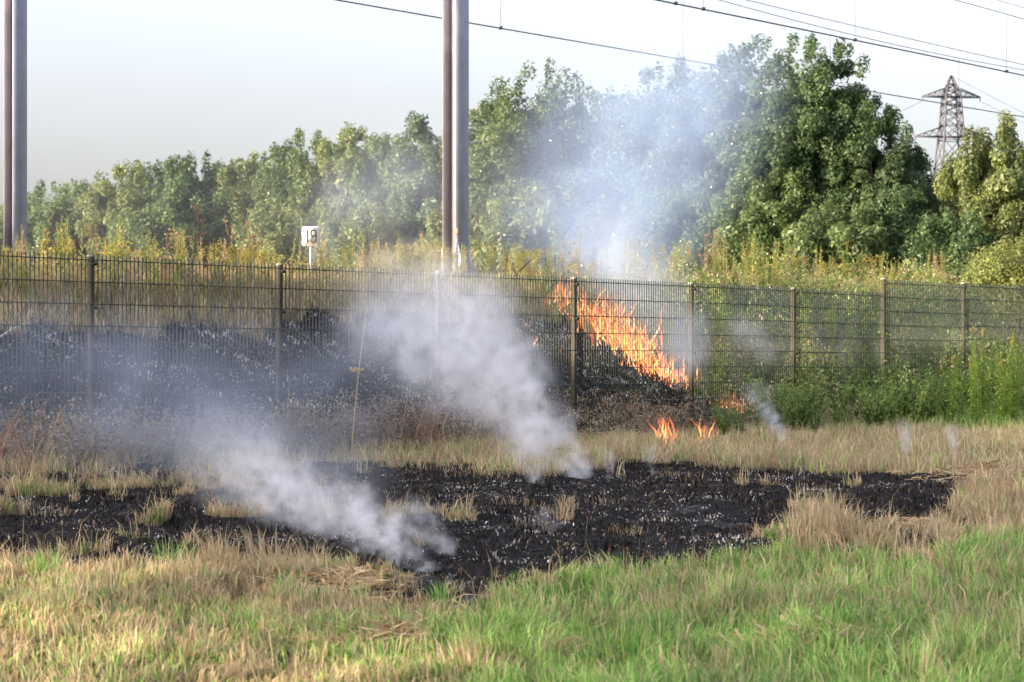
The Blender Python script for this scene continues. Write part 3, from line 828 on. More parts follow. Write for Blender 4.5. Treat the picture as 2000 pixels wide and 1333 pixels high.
# unseen row of leaf cards added on the left to shade fence and meadow
def shade_row():
    sd = np.array([-0.93, -0.37]); sd /= np.linalg.norm(sd); pr = np.array([sd[1], -sd[0]])
    n = 30000; L = 34.0
    k = rng.uniform(-45, 30, n); q = rng.uniform(-2.5, 2.5, n)
    foot = L * math.tan(R(SUN_EL))
    top = 1.75 + .35 * sst(k, 4.5, 7.0) + foot + .7 * (vnoise(k, k * 0, 2.2, 60) - .5)
    up = rng.uniform(0, 1, n) < .90                    # dense above for shade, sparse below so sun leaks to the foreground
    z = np.where(up, foot - .12 + rng.uniform(0, 1, n) * (top - foot), rng.uniform(0, 1, n) * foot)
    c = F0 + L * sd
    P = np.stack([c[0] + q * sd[0] + k * pr[0], c[1] + q * sd[1] + k * pr[1], z], 1)
    t = rng.normal(size=(n, 3)); t /= np.linalg.norm(t, axis=1)[:, None]; b = np.cross(t, rng.normal(size=(n, 3))); b /= np.linalg.norm(b, axis=1)[:, None]
    s = .30
    V = np.stack([P - t * s, P + b * s * .6, P + t * s, P - b * s * .6], 1).reshape(-1, 3)
    T = (np.arange(n)[:, None] * 4 + np.array([[0, 1, 2, 3]]))
    C = np.tile(np.array([.05, .085, .03]), (4 * n, 1))
    tag(link(bpy.data.objects.new('tree_row', np_mesh('tree_row', V, T, C, [M['leaf']]))), 'added unseen row of tree leaves on the left that shades the meadow', 'trees', None, 'stuff')
shade_row()

# ------------------------------------------------------------------ weeds
def spike_weed(seed, H, dense, cols, headcol=None):
    """upright stalk closely set with narrow leaves that shorten towards the tip"""
    r = np.random.default_rng(seed); mb = MB()
    nst = r.integers(1, 4)
    for s in range(nst):
        bx, by = r.normal(0, .04, 2); h = H * r.uniform(.7, 1.0); le = r.normal(0, .05, 2)
        P = [np.array([bx + le[0] * (t ** 1.5) * h, by + le[1] * (t ** 1.5) * h, h * t]) for t in np.linspace(0, 1, 5)]
        c = np.array(cols[0]); mb.tube(P, [.006, .0055, .005, .004, .002], 3, c * .8, False)
        n = int(dense * h)
        for i in range(n):
            t = .15 + .85 * (i + r.uniform(0, 1)) / n
            p = np.array([np.interp(t, np.linspace(0, 1, 5), [q[j] for q in P]) for j in range(3)])
            th = i * 2.4 + r.normal(0, .4); L = (.085 * (1 - t) ** .6 + .018) * r.uniform(.7, 1.2)
            el = r.uniform(.35, 1.1)
            cc = np.array(cols[r.integers(len(cols))]) * r.uniform(.75, 1.25)
            if headcol is not None and t > .72: cc = np.array(headcol) * r.uniform(.7, 1.2); 
            mb.leaf(p, (math.cos(th), math.sin(th), el), L * .28, L, col=cc, droop=.1)
    return mb
def umbel_weed(seed, H, col, headcol):
    r = np.random.default_rng(seed); mb = MB()
    P = [np.array([0.02 * math.sin(3 * t), 0, H * t]) for t in np.linspace(0, 1, 5)]
    mb.tube(P, [.005, .005, .004, .0035, .003], 3, col, False)
    def head(p):
        for i in range(9):
            th = r.uniform(0, 6.28); e = p + np.array([math.cos(th) * .022, math.sin(th) * .022, .018 + .012 * r.uniform()])
            mb.tube([p, e], .0015, 3, col, False); mb.ball(e, .007, np.array(headcol) * r.uniform(.8, 1.2), 4, 3)
    head(P[-1])
    for i in range(r.integers(3, 6)):
        t = r.uniform(.35, .85); th = r.uniform(0, 6.28); p = np.array([0.02 * math.sin(3 * t), 0, H * t]); L = r.uniform(.12, .3) * H
        e = p + np.array([math.cos(th) * L * .45, math.sin(th) * L * .45, L]); m = (p + e) / 2 + np.array([math.cos(th), math.sin(th), 0]) * .02
        mb.tube([p, m, e], .003, 3, col, False); head(e)
    return mb
def bushy_weed(seed, H, cols, flower=None, W=.14, n=160):
    r = np.random.default_rng(seed); mb = MB()
    for s in range(6):
        th = r.uniform(0, 6.28); e = np.array([math.cos(th) * W, math.sin(th) * W, H * r.uniform(.75, 1)])
        mb.tube([(0, 0, 0), e * [.4, .4, .5], e], [.006, .005, .002], 3, np.array(cols[0]) * .8, False)
        for i in range(n // 6):
            t = r.uniform(.2, 1); p = e * [t ** 1.3, t ** 1.3, t]; a = r.uniform(0, 6.28); L = r.uniform(.04, .09) * (1.2 - .5 * t)
            c = np.array(cols[r.integers(len(cols))]) * r.uniform(.7, 1.3)
            mb.leaf(p, (math.cos(a), math.sin(a), r.uniform(-.1, .8)), L * .35, L, col=c, droop=.25)
        if flower is not None:
            for i in range(26):
                a = r.uniform(0, 6.28); q = r.uniform(0, .05); mb.ball(e + [math.cos(a) * q, math.sin(a) * q, r.uniform(-.05, .05) - q * .4], .007, np.array(flower) * r.uniform(.8, 1.2), 4, 3)
    return mb
YG = [(0.42, 0.42, 0.14), (0.54, 0.48, 0.20), (0.28, 0.34, 0.10)]
TN = [(0.55, 0.40, 0.26), (0.62, 0.48, 0.33), (0.46, 0.30, 0.20)]
GG = [(0.17, 0.27, 0.08), (0.26, 0.35, 0.11), (0.12, 0.20, 0.06)]
DR = [(0.32, 0.26, 0.20), (0.24, 0.19, 0.15), (0.40, 0.33, 0.24)]
SPK = [spike_weed(500 + k, .62, 95, YG).mesh('spike_weed', M['weed']) for k in range(5)]
SPT = [spike_weed(520 + k, .60, 80, TN).mesh('spike_weed', M['weed']) for k in range(4)]
SPG = [spike_weed(530 + k, .60, 90, GG, (.45, .40, .08)).mesh('spike_weed', M['weed']) for k in range(4)]
UMB = [umbel_weed(540 + k, .75, (.42, .30, .18), (.5, .38, .26)).mesh('umbel_stalk', M['weed']) for k in range(4)]
BSH = [bushy_weed(550 + k, .45, YG, (.45, .40, .12)).mesh('bushy_weed', M['weed']) for k in range(4)]
BSG = [bushy_weed(560 + k, .42, GG).mesh('bushy_weed', M['weed']) for k in range(4)]
BSD = [bushy_weed(570 + k, .50, DR, None, .2, 110).mesh('bushy_weed', M['weed']) for k in range(4)]
kinds = {'spk': (SPK, 'spike_weed', 'yellow-green spiky weed on the crest of the bank', 'weed'), 'spt': (SPT, 'spike_weed', 'tan dried spike of a weed on the crest of the bank', 'weed'),
         'spg': (SPG, 'spike_weed', 'green yellow-tipped weed spike on the crest', 'weed'), 'umb': (UMB, 'umbel_stalk', 'dry seed-head stalk on the crest', 'dried flower'),
         'bsh': (BSH, 'bushy_weed', 'bushy yellow-green weed on the crest of the bank', 'weed'), 'bsg': (BSG, 'bushy_weed', 'leafy green weed at the fence foot', 'weed'),
         'bss': (BSG, 'bushy_weed', 'leafy green scrub plant on the bank', 'weed'),
         'bsd': (BSD, 'bushy_weed', 'withered greyish weed at the fence foot', 'weed')}
WHERE = [(60, 'around the left mast'), (178, 'left of the leftmost fence post'), (360, 'just right of the leftmost fence post'), (541, 'just left of the second fence post'), (600, 'just left of the sign'),
         (850, 'between the sign and the middle mast'), (1000, 'by the middle mast'), (1250, 'in line with the flames'), (1430, 'in the smoke right of the flames'),
         (1580, 'under the biggest tree, left half'), (1700, 'under the biggest tree, right half'), (1880, 'below the far pylon'), (9999, 'near the right edge')]
def where(px): return next(w for lim, w in WHERE if px < lim)
def put(kind, x, y, sc, px):
    ms, nm, lab0, cat = kinds[kind]; lab = lab0.replace(' of the bank', '') + ', ' + where(px)
    o = place(nm, ms[random.randrange(len(ms))], (x, y, float(hgt(x, y)) - .01), random.uniform(0, 6.28), sc, lab, cat, lab)
    return o
def crest_x(px, d):
    k = (px - 1000) / FPX; o = F0 + d * Nn; t = (k * o[1] - o[0]) / (U[0] - k * U[1]); return xy(t, d), t
# hand-placed tall ones: (px, top y, kind)
tall = [(388, 398, 'umb'), (440, 425, 'spt'), (487, 432, 'umb'), (350, 455, 'umb'), (325, 455, 'umb'), (365, 462, 'umb'), (495, 460, 'umb'), (510, 470, 'umb'), (455, 440, 'umb'), (465, 455, 'spt'),
        (72, 430, 'spk'), (82, 440, 'spk'), (20, 450, 'spk'), (45, 462, 'spk'), (8, 470, 'spk'), (178, 440, 'umb'), (190, 455, 'umb'), (165, 465, 'spt'), (205, 465, 'umb'),
        (278, 478, 'spt'), (292, 480, 'spk'), (308, 478, 'spt'), (245, 470, 'spk'), (670, 480, 'spt'), (705, 475, 'spk'), (950, 475, 'spk'), (1045, 465, 'spk'), (1090, 440, 'spt'), (1120, 450, 'spt'), (1180, 462, 'spk'), (1225, 450, 'spk'), (1238, 462, 'spk'),
        (1282, 465, 'spk'), (1320, 455, 'spk'), (1385, 455, 'umb'), (1400, 448, 'umb'), (1378, 470, 'umb'), (1415, 458, 'umb'), (1160, 470, 'spk'), (1565, 478, 'spt'), (1575, 505, 'spt'), (1620, 512, 'spg'), (1535, 512, 'spg'), (1500, 508, 'spg'), (1490, 515, 'spg'),
        (1722, 490, 'spk'), (1755, 500, 'spt'), (1683, 515, 'spg'), (1798, 510, 'spk'), (1812, 520, 'spk'), (1730, 515, 'spk'), (1740, 510, 'spk'), (1848, 530, 'umb'), (1858, 535, 'umb'), (1435, 500, 'spg'), (1455, 495, 'spg'), (1470, 505, 'spt'), (1925, 505, 'umb')]
for px, py, kd in tall:
    d = random.uniform(4.0, 5.4); (x, y), t = crest_x(px, d)
    zt = EYE + (699 - py) / FPX * y; z0 = float(hgt(x, y)); h = {'umb': .78, 'spk': .60, 'spt': .58, 'spg': .58}[kd]
    put(kd, x, y, max(.4, (zt - z0) / h), px)
# the ordinary ones in between
for i in range(290):
    px = random.uniform(-20, 2020); d = random.uniform(3.9, 6.0); (x, y), t = crest_x(px, d)
    if 860 < px < 960 and d < 5: continue
    kd = random.choices(['spk', 'spt', 'bsh', 'umb', 'spg'], [6, 4 if px < 1400 else 3, 1.2, .9, .6 if px < 1400 else 4])[0]
    put(kd, x, y, random.uniform(.75, 1.45) * (.7 if kd == 'umb' else 1) * (1.15 if px > 1300 else 1), px)
for px, py in ((800, 480), (825, 478), (845, 486), (785, 495), (865, 490), (812, 500), (840, 505), (1150, 525), (1300, 500)):
    (x, y), t = crest_x(px, 4.6); zt = EYE + (699 - py) / FPX * y
    put('bsh', x, y, max(.5, (zt - float(hgt(x, y))) / .45), px)

# withered growth at the foot of the fence, on both sides
for i in range(95):
    px = random.uniform(-30, 1010); (x, y), t = crest_x(px, random.uniform(-1.9, .2)); put('bsd', x, y, random.uniform(.5, 1.2), px)
# green growth to the right
for i in range(105):
    px = random.uniform(1380, 2040); (x, y), t = crest_x(px, random.uniform(-2.6, 1.2)); 
    put('bsg', x, y, random.uniform(.9, 1.9) * (1.0 if px > 1500 else .6), px)

for i in range(60):                                  # scrub behind the fence, up the green bank
    px = random.uniform(1400, 2030); (x, y), t = crest_x(px, random.uniform(1.0, 3.9)); 
    if t > fire_front(2.5) + 1.0: put(random.choice(['bss', 'bss', 'spg']), x, y, random.uniform(.7, 1.3), px)

# dense low cover on the green bank at the right: uncountable leaves
def leaf_cover(name, label, n, a0, a1, d0, d1, hmax, cols, p, size, drop=None):
    a = rng.uniform(a0, a1, n); d = rng.uniform(d0, d1, n); x, y = xy(a, d)
    if drop is not None:
        k = ~drop(x, y, a, d); x, y, a, d = x[k], y[k], a[k], d[k]
    n = len(x)
    hh = hmax * (.10 + 1.5 * sst(vnoise(x, y, .38, 71) * .65 + vnoise(x, y, 1.1, 72) * .35, .35, .85))
    z = hgt(x, y) + hh * rng.uniform(0, 1, n) ** .6
    P = np.stack([x, y, z], 1); t = rng.normal(size=(n, 3)); t[:, 2] += .5; t /= np.linalg.norm(t, axis=1)[:, None]
    b = np.cross(t, rng.normal(size=(n, 3))); b /= np.linalg.norm(b, axis=1)[:, None]; s = (size * rng.uniform(.5, 1.4, n))[:, None]
    V = np.stack([P - t * s, P + b * s * .6, P + t * s * .8 - b * s * .4], 1).reshape(-1, 3)
    T = np.arange(n)[:, None] * 3 + np.array([[0, 1, 2]])
    C = np.repeat(mixcol(n, cols, p) * (.7 + .7 * vnoise(x, y, .4, 73))[:, None], 3, 0)
    tag(link(bpy.data.objects.new(name, np_mesh(name, V, T, C, [M['weed']]))), label, 'undergrowth', None, 'stuff')
leaf_cover('bank_undergrowth', 'tangled green undergrowth on the bank to the right of the fire', 120000, 9.0, 26.0, -1.6, 3.8, .65, [(.18, .28, .08), (.28, .37, .11), (.12, .20, .06), (.50, .43, .28)], [.3, .3, .15, .25], .028,
           lambda x, y, a, d: (a < fire_front(d) + .25))
leaf_cover('crest_undergrowth', 'low yellowish growth between the weeds on the crest', 70000, -4, 26.0, 3.6, 6.2, .30, [(.30, .30, .10), (.42, .33, .18), (.20, .22, .08), (.30, .17, .10)], [.35, .3, .25, .1], .022)

leaf_cover('withered_undergrowth', 'grey withered undergrowth along the foot of the fence on the left', 45000, -6, 12.5, -1.8, .6, .42, [(.30, .26, .20), (.22, .19, .15), (.40, .34, .26), (.16, .18, .10)], [.35, .3, .2, .15], .020)

# the bright goldenrod stand at the right edge, plant by plant
def goldenrod(x, y, H, seed):
    r = np.random.default_rng(seed)
    root = empty('goldenrod_plant', (x, y, float(hgt(x, y))), r.uniform(0, 6))
    size = 'short' if H < .75 else ('tallest' if H > 1.02 else 'tall')
    tag(root, size + ' bright green plant ' + ('with yellow flowers on top' if seed % 6 == 0 else 'without flowers') + ' in the stand at the right edge', 'plant', 'tall bright green plants in the stand at the right edge')
    le = r.normal(0, .06, 2)
    st = MB(); st.tube([(0, 0, 0), (le[0] * .4, le[1] * .4, H * .5), (le[0], le[1], H)], [.006, .005, .003], 4, (.14, .20, .05)); st.build('stem', M['weed'], root)
    lf = MB(); n = int(95 * H)
    for i in range(n):
        t = .08 + .9 * i / n; a = i * 2.4; L = .11 * (1.15 - .75 * t) * r.uniform(.8, 1.2)
        c = np.array([(.24, .38, .06), (.32, .46, .08), (.17, .28, .05)][r.integers(3)]) * r.uniform(.8, 1.2)
        lf.leaf((le[0] * t, le[1] * t, H * t), (math.cos(a), math.sin(a), r.uniform(-.1, .7)), L * .28, L, col=c, droop=.25)
    lf.build('foliage', M['weed'], root)
    if seed % 6 == 0:
        fl = MB()
        for i in range(22):
            a = r.uniform(0, 6.28); q = r.uniform(0, .03); fl.ball((le[0] + math.cos(a) * q, le[1] + math.sin(a) * q, H + r.uniform(-.05, .06) - q), .006, (.55, .42, .05), 4, 3)
        fl.build('flower_head', M['weed'], root)
for i in range(90):
    px = random.uniform(1838, 2040); p = on_ground(px, random.uniform(790, 838))
    goldenrod(p[0], p[1], random.uniform(.65, 1.15) * (1.0 if px > 1880 else .7), 700 + i)

# single dry stalks in front of the fence
def lone_stalk(px, py0, py1, lean, label, yellow=False, Y=None):
    p = on_ground(px, py0); h = (py0 - py1) / FPX * p[1]
    mb = MB(); e = np.array([lean * h, 0, h]); r = np.random.default_rng(px)
    P = [np.array([lean * h * t ** 1.4, .02 * math.sin(t * 5), h * t]) for t in np.linspace(0, 1, 8)]
    o = empty('dry_stalk', p); o.location.z = float(hgt(p[0], p[1])); tag(o, label, 'plant')
    mb.tube(P, np.linspace(.008, .003, 8), 5, (.50, .42, .24)); mb.build('stem', M['weed'], o)
    mb = MB()
    for i in range(26):
        t = r.uniform(.3, 1); q = np.array([lean * h * t ** 1.4, 0, h * t]); a = r.uniform(0, 6.28); L = r.uniform(.03, .10)
        mb.leaf(q, (math.cos(a), math.sin(a), r.uniform(-.3, .6)), .012, L, col=(.42, .33, .17), droop=.3)
    mb.build('withered_leaves', M['weed'], o)
    if yellow:
        mb = MB()
        for i in range(30): mb.ball(np.array([lean * h * .55 - .03, -.01, h * .60]) + r.normal(0, 1, 3) * [.035, .02, .008], .009, (.62, .42, .05), 4, 3)
        mb.build('yellow_flowers', M['weed'], o)
lone_stalk(686, 905, 600, .10, 'tall thin pale stalk with a small yellow flower cluster in front of the fence', True)
lone_stalk(775, 850, 770, -.3, 'short bent dry stalk in front of the smoke by the fence')
lone_stalk(560, 870, 720, .04, 'withered stalk beside the second post of the fence')
# fallen pale stick on the burnt slope, far left
pa, pb = at(-20, 672, 23.6), at(62, 628, 23.9)
for p_ in (pa, pb): pass
mb = MB(); mb.tube([pa, (pa + pb) / 2 + [0, 0, .03], pb], [.012, .011, .008], 5, (.52, .50, .46)); tag(mb.build('stick', M['straw']), 'pale bare stick lying on the burnt slope at the far left', 'stick')
# dead branch on the crest
q = at(1005, 545, 34.7); mb = MB(); mb.tube([(0, 0, -.2), (.02, 0, .06), (.09, 0, .13), (.20, 0, .23)], [.02, .018, .014, .003], 5, (.14, .07, .04)); mb.tube([(.02, 0, .06), (-.03, 0, .16)], [.012, .003], 4, (.20, .12, .06))
o = mb.build('dead_branch', M['straw']); o.location = q; o.scale = (1.28,) * 3; tag(o, 'dark bare branch stub pointing up right on the crest beside the middle mast', 'branch')

# bare arching twigs at the foot of the fence
def bramble(px, py, n, spread, H, label):
    p = on_ground(px, py); mb = MB()
    for i in range(n):
        a = rng.uniform(0, 6.28); L = rng.uniform(.4, 1) * spread; h = rng.uniform(.5, 1) * H
        b0 = np.array([rng.normal(0, spread * .4), rng.normal(0, .3), 0])
        P = [b0 + np.array([math.cos(a) * L * t, math.sin(a) * L * t * .5, h * math.sin(math.pi * min(.85, t * .85))]) for t in np.linspace(0, 1, 7)]
        mb.tube(P, np.linspace(.0035, .0012, 7), 3, np.array([(.42, .32, .22), (.30, .20, .14), (.22, .10, .08)][rng.integers(3)]), False)
    o = mb.build('bramble', M['straw']); o.location = (p[0], p[1], float(hgt(p[0], p[1]))); tag(o, label, 'bramble', 'withered brambles along the fence', 'stuff')
bramble(860, 880, 60, .8, .55, 'tangle of bare tan twigs below the smoke, left of the main plume')
bramble(1190, 850, 55, .8, .6, 'grey tangle of bare twigs at the foot of the fence below the fire')
bramble(300, 900, 50, .9, .45, 'pale tangle of dead stems below the second fence post from the left')
bramble(30, 940, 40, .5, .6, 'reddish bare twigs at the left edge in front of the fence')
bramble(560, 880, 45, .9, .45, 'dead stems around the foot of the post right of the first one')
bramble(1290, 860, 40, .5, .4, 'twigs around the small flames on the ground')
bramble(1440, 700, 50, 1.0, .6, 'arching twigs in the smoke to the right of the fire')

# ribwort heads standing against the burnt ground
def ribwort(px, py0, py1, seed):
    p = on_ground(px, py0); h = (py0 - py1) / FPX * p[1]
    o = empty('ribwort_stalk', p); o.location.z = float(hgt(p[0], p[1])); tag(o, 'thin stalk with a brown seed head standing in front of the burnt ground', 'plant', 'thin stalks with brown seed heads in the foreground')
    l = random.uniform(-.1, .1) * h
    mb = MB(); mb.tube([(0, 0, 0), (l * .4, 0, h * .6), (l, 0, h)], .0015, 3, (.35, .30, .15)); mb.build('stem', M['weed'], o)
    mb = MB(); mb.ball((l, 0, h + .008), (.005, .005, .013), (.30, .14, .08), 6, 5); mb.build('seed_head', M['weed'], o)
for px, a_, b_ in ((1188, 1150, 1082), (1222, 1150, 1076), (1252, 1150, 1098), (1376, 1120, 1046), (1463, 1105, 1030), (1483, 1100, 1050), (1095, 1150, 1085), (1275, 1145, 1085), (1142, 1090, 1018), (1460, 1110, 1048)):
    ribwort(px, a_, b_, px)

# ------------------------------------------------------------------ the fire
def mat_flame():
    m, N, L = mat_new('flame')
    N.remove(N['Principled BSDF'])
    at_ = N.new('ShaderNodeAttribute'); at_.attribute_name = 'tint'
    sep = N.new('ShaderNodeSeparateColor'); L.new(at_.outputs['Color'], sep.inputs[0])
    rr = ramp(N, L, sep.outputs[0], [(0.0, (1.0, .15, .05)), (0.45, (1.0, .30, .09)), (0.8, (1.0, .55, .22)), (1.0, (1.0, .85, .60))])
    em = N.new('ShaderNodeEmission'); L.new(rr.outputs[0], em.inputs[0])
    mu = N.new('ShaderNodeMath'); mu.operation = 'MULTIPLY_ADD'; mu.inputs[1].default_value = 1.5; mu.inputs[2].default_value = .22
    L.new(sep.outputs[0], mu.inputs[0]); L.new(mu.outputs[0], em.inputs[1])
    tr = N.new('ShaderNodeBsdfTransparent'); ms = N.new('ShaderNodeMixShader')
    L.new(sep.outputs[1], ms.inputs[0]); L.new(tr.outputs[0], ms.inputs[1]); L.new(em.outputs[0], ms.inputs[2])
    L.new(ms.outputs[0], N['Material Output'].inputs['Surface'])
    return m
M['flame'] = mat_flame()
def flames(name, label, seeds, n, H, wid, grp=None):
    """tongues of fire: twisting ribbons, crossed two by two, hot at the foot"""
    mb = MB()
    for i in range(n):
        s = seeds[rng.integers(len(seeds))]
        b = np.array(s[:3]) + rng.normal(size=3) * np.array([s[3], s[3], s[3] * .35])
        h = H * rng.uniform(.15, 1.1) ** 2.0 * s[4] + .02; w = wid * rng.uniform(.35, 1) * (.5 + h / H * .6)
        th = rng.uniform(0, 6.28); ph = rng.uniform(0, 6.28); lx = rng.normal(-.15, .32) * h
        m = 7; t = np.linspace(0, 1, m)
        cx = b[0] + lx * t + .13 * h * np.sin(t * 6 + ph) * t; cy = b[1] + .1 * h * np.cos(t * 4 + ph) * t; cz = b[2] + h * t
        ww = w * (np.sin(np.pi * np.clip(t * .82 + .14, 0, 1)) ** 1.3) * (.7 + .3 * np.sin(t * 9 + ph)); ww[-1] = .0005
        hot = rng.uniform(.25, 1.0)
        for k in range(2):
            a = th + k * 1.57 + t * rng.uniform(-1, 1)
            dx, dy = np.cos(a) * ww / 2, np.sin(a) * ww / 2
            Lr = np.stack([cx - dx, cy - dy, cz], 1); Rr = np.stack([cx + dx, cy + dy, cz], 1); Ce = np.stack([cx, cy, cz], 1)
            V = np.stack([Lr, Ce, Rr], 1).reshape(-1, 3)
            T = []
            for j in range(m - 1):
                q = j * 3
                T += [(q, q + 1, q + 4), (q, q + 4, q + 3), (q + 1, q + 2, q + 5), (q + 1, q + 5, q + 4)]
            heat = np.clip((1.15 - t * .9) * hot, 0, 1)
            C = np.stack([np.stack([heat * .45, np.full(m, .25) * (1 - t * .6), t * 0], 1), np.stack([heat, .95 - .45 * t, t * 0], 1), np.stack([heat * .45, np.full(m, .25) * (1 - t * .6), t * 0], 1)], 1).reshape(-1, 3)
            mb.add(V, T, C)
    o = mb.build(name, M['flame']); tag(o, label, 'fire', grp, 'stuff')
    return o
def fire_line(pts, extra=.17):
    out = []
    for (px, py, sc) in pts:
        p = on_ground(px, py); out.append((p[0], p[1], p[2], extra, sc))
    return out
# line of fire from the crest down the bank to the foot of the fence
fl = fire_line([(1090, 600, .8), (1110, 610, .9), (1135, 622, 1.2), (1150, 632, 1.3), (1165, 645, 1.3), (1180, 655, 1.2), (1195, 668, 1.2), (1210, 680, 1.1), (1225, 692, 1.1), (1240, 702, 1.1), (1255, 712, 1.1), (1270, 725, 1.0), (1285, 735, 1.0), (1300, 742, .8), (1315, 750, .6), (1240, 680, 1.1), (1200, 640, 1.2), (1170, 620, 1.2)])
flames('flames', 'line of orange and yellow flames eating down the bank behind the fence', [(a_, b_, c_, d_, e_ * rng.uniform(.35, 1.35)) for (a_, b_, c_, d_, e_) in fl], 1250, .30, .034)
flames('flames', 'small licks of flame at the very top of the bank by the tall weeds', fire_line([(1130, 560, 1.2), (1150, 570, 1), (1125, 585, .8), (1100, 590, .8), (1140, 550, 1.2)], .10), 110, .32, .03)
flames('flames', 'small bright flame on the ground in front of the fence', fire_line([(1303, 872, 1.0), (1308, 870, .8), (1298, 868, 1.1)], .04), 70, .28, .03)
flames('flames', 'orange flame glowing inside the green bush right of the small one', fire_line([(1432, 815, 1), (1440, 812, 1), (1425, 800, .8)], .09), 90, .26, .024)
flames('flames', 'thin flame licking up dry twigs between the other two ground fires', fire_line([(1378, 862, 1), (1383, 858, .8), (1365, 872, .4)], .05), 44, .24, .018)
flames('flames', 'tiny separate flames on the burnt slope left of the fire line', fire_line([(1032, 640, .8), (1045, 676, .8), (1000, 598, .3), (1095, 690, .3)], .015), 26, .16, .024)

# ------------------------------------------------------------------ smoke: real volumes of air with soot, each plume a body of its own
def smoke_material(name, density, col, aniso=0.2):
    m = bpy.data.materials.new(name); m.use_nodes = True
    N, L = m.node_tree.nodes, m.node_tree.links
    N.clear()
    pv = N.new('ShaderNodeVolumePrincipled'); out = N.new('ShaderNodeOutputMaterial')
    pv.inputs['Color'].default_value = (*col, 1); pv.inputs['Density'].default_value = density
    pv.inputs['Anisotropy'].default_value = aniso
    L.new(pv.outputs[0], out.inputs['Volume'])
    m.cycles.volume_step_rate = 1.0
    return m

def smoke(name, label, path, density, col, voxel, nscale, warp, thr=.35, soft=.35, seed=0, detail=5):
    """path: points (x, y, z, radius, strength) that the plume follows; its density is worked out on a grid"""
    P = []
    for (p, q) in zip(path[:-1], path[1:]):
        p, q = np.array(p), np.array(q); k = max(2, int(np.linalg.norm(q[:3] - p[:3]) / max(.04, .35 * min(p[3], q[3]))))
        for t in np.arange(k) / k: P.append(p * (1 - t) + q * t)
    P.append(np.array(path[-1])); P = np.array(P)
    me = bpy.data.meshes.new(name); me.from_pydata([tuple(v[:3]) for v in P], [], [])
    for nm, c in (('rad', 3), ('str', 4)):
        a = me.attributes.new(nm, 'FLOAT', 'POINT'); a.data.foreach_set('value', P[:, c].astype(np.float32))
    o = link(bpy.data.objects.new(name, me)); tag(o, label, 'smoke', 'smoke drifting from the grass fire', 'stuff')
    mat = smoke_material(name, density, col)
    lo = (P[:, :3] - P[:, 3:4] * 1.25 - warp * .3).min(0); hi = (P[:, :3] + P[:, 3:4] * 1.25 + warp * .3).max(0)
    ng = bpy.data.node_groups.new(name, 'GeometryNodeTree')
    ng.interface.new_socket('Geometry', in_out='INPUT', socket_type='NodeSocketGeometry'); ng.interface.new_socket('Geometry', in_out='OUTPUT', socket_type='NodeSocketGeometry')
    N, L = ng.nodes, ng.links
    gi, go = N.new('NodeGroupInput'), N.new('NodeGroupOutput')
    pos = N.new('GeometryNodeInputPosition')
    off = N.new('ShaderNodeVectorMath'); off.operation = 'ADD'; off.inputs[1].default_value = (seed * 3.1, seed * 1.7, seed * 2.3); L.new(pos.outputs[0], off.inputs[0])
    wn_ = N.new('ShaderNodeTexNoise'); wn_.inputs['Scale'].default_value = nscale * .55; wn_.inputs['Detail'].default_value = 3; L.new(off.outputs[0], wn_.inputs['Vector'])
    ce = N.new('ShaderNodeVectorMath'); ce.operation = 'SUBTRACT'; ce.inputs[1].default_value = (.5, .5, .5); L.new(wn_.outputs['Color'], ce.inputs[0])
    sc = N.new('ShaderNodeVectorMath'); sc.operation = 'SCALE'; sc.inputs['Scale'].default_value = warp * 2; L.new(ce.outputs[0], sc.inputs[0])
    wp = N.new('ShaderNodeVectorMath'); wp.operation = 'ADD'; L.new(pos.outputs[0], wp.inputs[0]); L.new(sc.outputs[0], wp.inputs[1])
    sn = N.new('GeometryNodeSampleNearest'); L.new(gi.outputs[0], sn.inputs['Geometry']); L.new(wp.outputs[0], sn.inputs['Sample Position'])
    def samp(field_socket, typ):
        s = N.new('GeometryNodeSampleIndex'); s.data_type = typ; L.new(gi.outputs[0], s.inputs['Geometry']); L.new(field_socket, s.inputs['Value']); L.new(sn.outputs[0], s.inputs['Index']); return s
    pp = N.new('GeometryNodeInputPosition'); sp_ = samp(pp.outputs[0], 'FLOAT_VECTOR')
    ra = N.new('GeometryNodeInputNamedAttribute'); ra.data_type = 'FLOAT'; ra.inputs[0].default_value = 'rad'; sr = samp(ra.outputs[0], 'FLOAT')
    sa = N.new('GeometryNodeInputNamedAttribute'); sa.data_type = 'FLOAT'; sa.inputs[0].default_value = 'str'; ss = samp(sa.outputs[0], 'FLOAT')
    di = N.new('ShaderNodeVectorMath'); di.operation = 'DISTANCE'; L.new(wp.outputs[0], di.inputs[0]); L.new(sp_.outputs[0], di.inputs[1])
    dv = N.new('ShaderNodeMath'); dv.operation = 'DIVIDE'; L.new(di.outputs['Value'], dv.inputs[0]); L.new(sr.outputs[0], dv.inputs[1])
    fall = N.new('ShaderNodeMapRange'); fall.interpolation_type = 'SMOOTHSTEP'; fall.inputs['From Min'].default_value = 1.0; fall.inputs['From Max'].default_value = .05
    L.new(dv.outputs[0], fall.inputs['Value'])
    n2 = N.new('ShaderNodeTexNoise'); n2.inputs['Scale'].default_value = nscale; n2.inputs['Detail'].default_value = detail; n2.inputs['Roughness'].default_value = .62; n2.inputs['Distortion'].default_value = 1.0
    L.new(off.outputs[0], n2.inputs['Vector'])
    nr = N.new('ShaderNodeMapRange'); nr.interpolation_type = 'SMOOTHSTEP'; nr.inputs['From Min'].default_value = thr; nr.inputs['From Max'].default_value = thr + soft; L.new(n2.outputs[0], nr.inputs['Value'])
    m1_ = N.new('ShaderNodeMath'); m1_.operation = 'MULTIPLY'; L.new(fall.outputs[0], m1_.inputs[0]); L.new(nr.outputs[0], m1_.inputs[1])
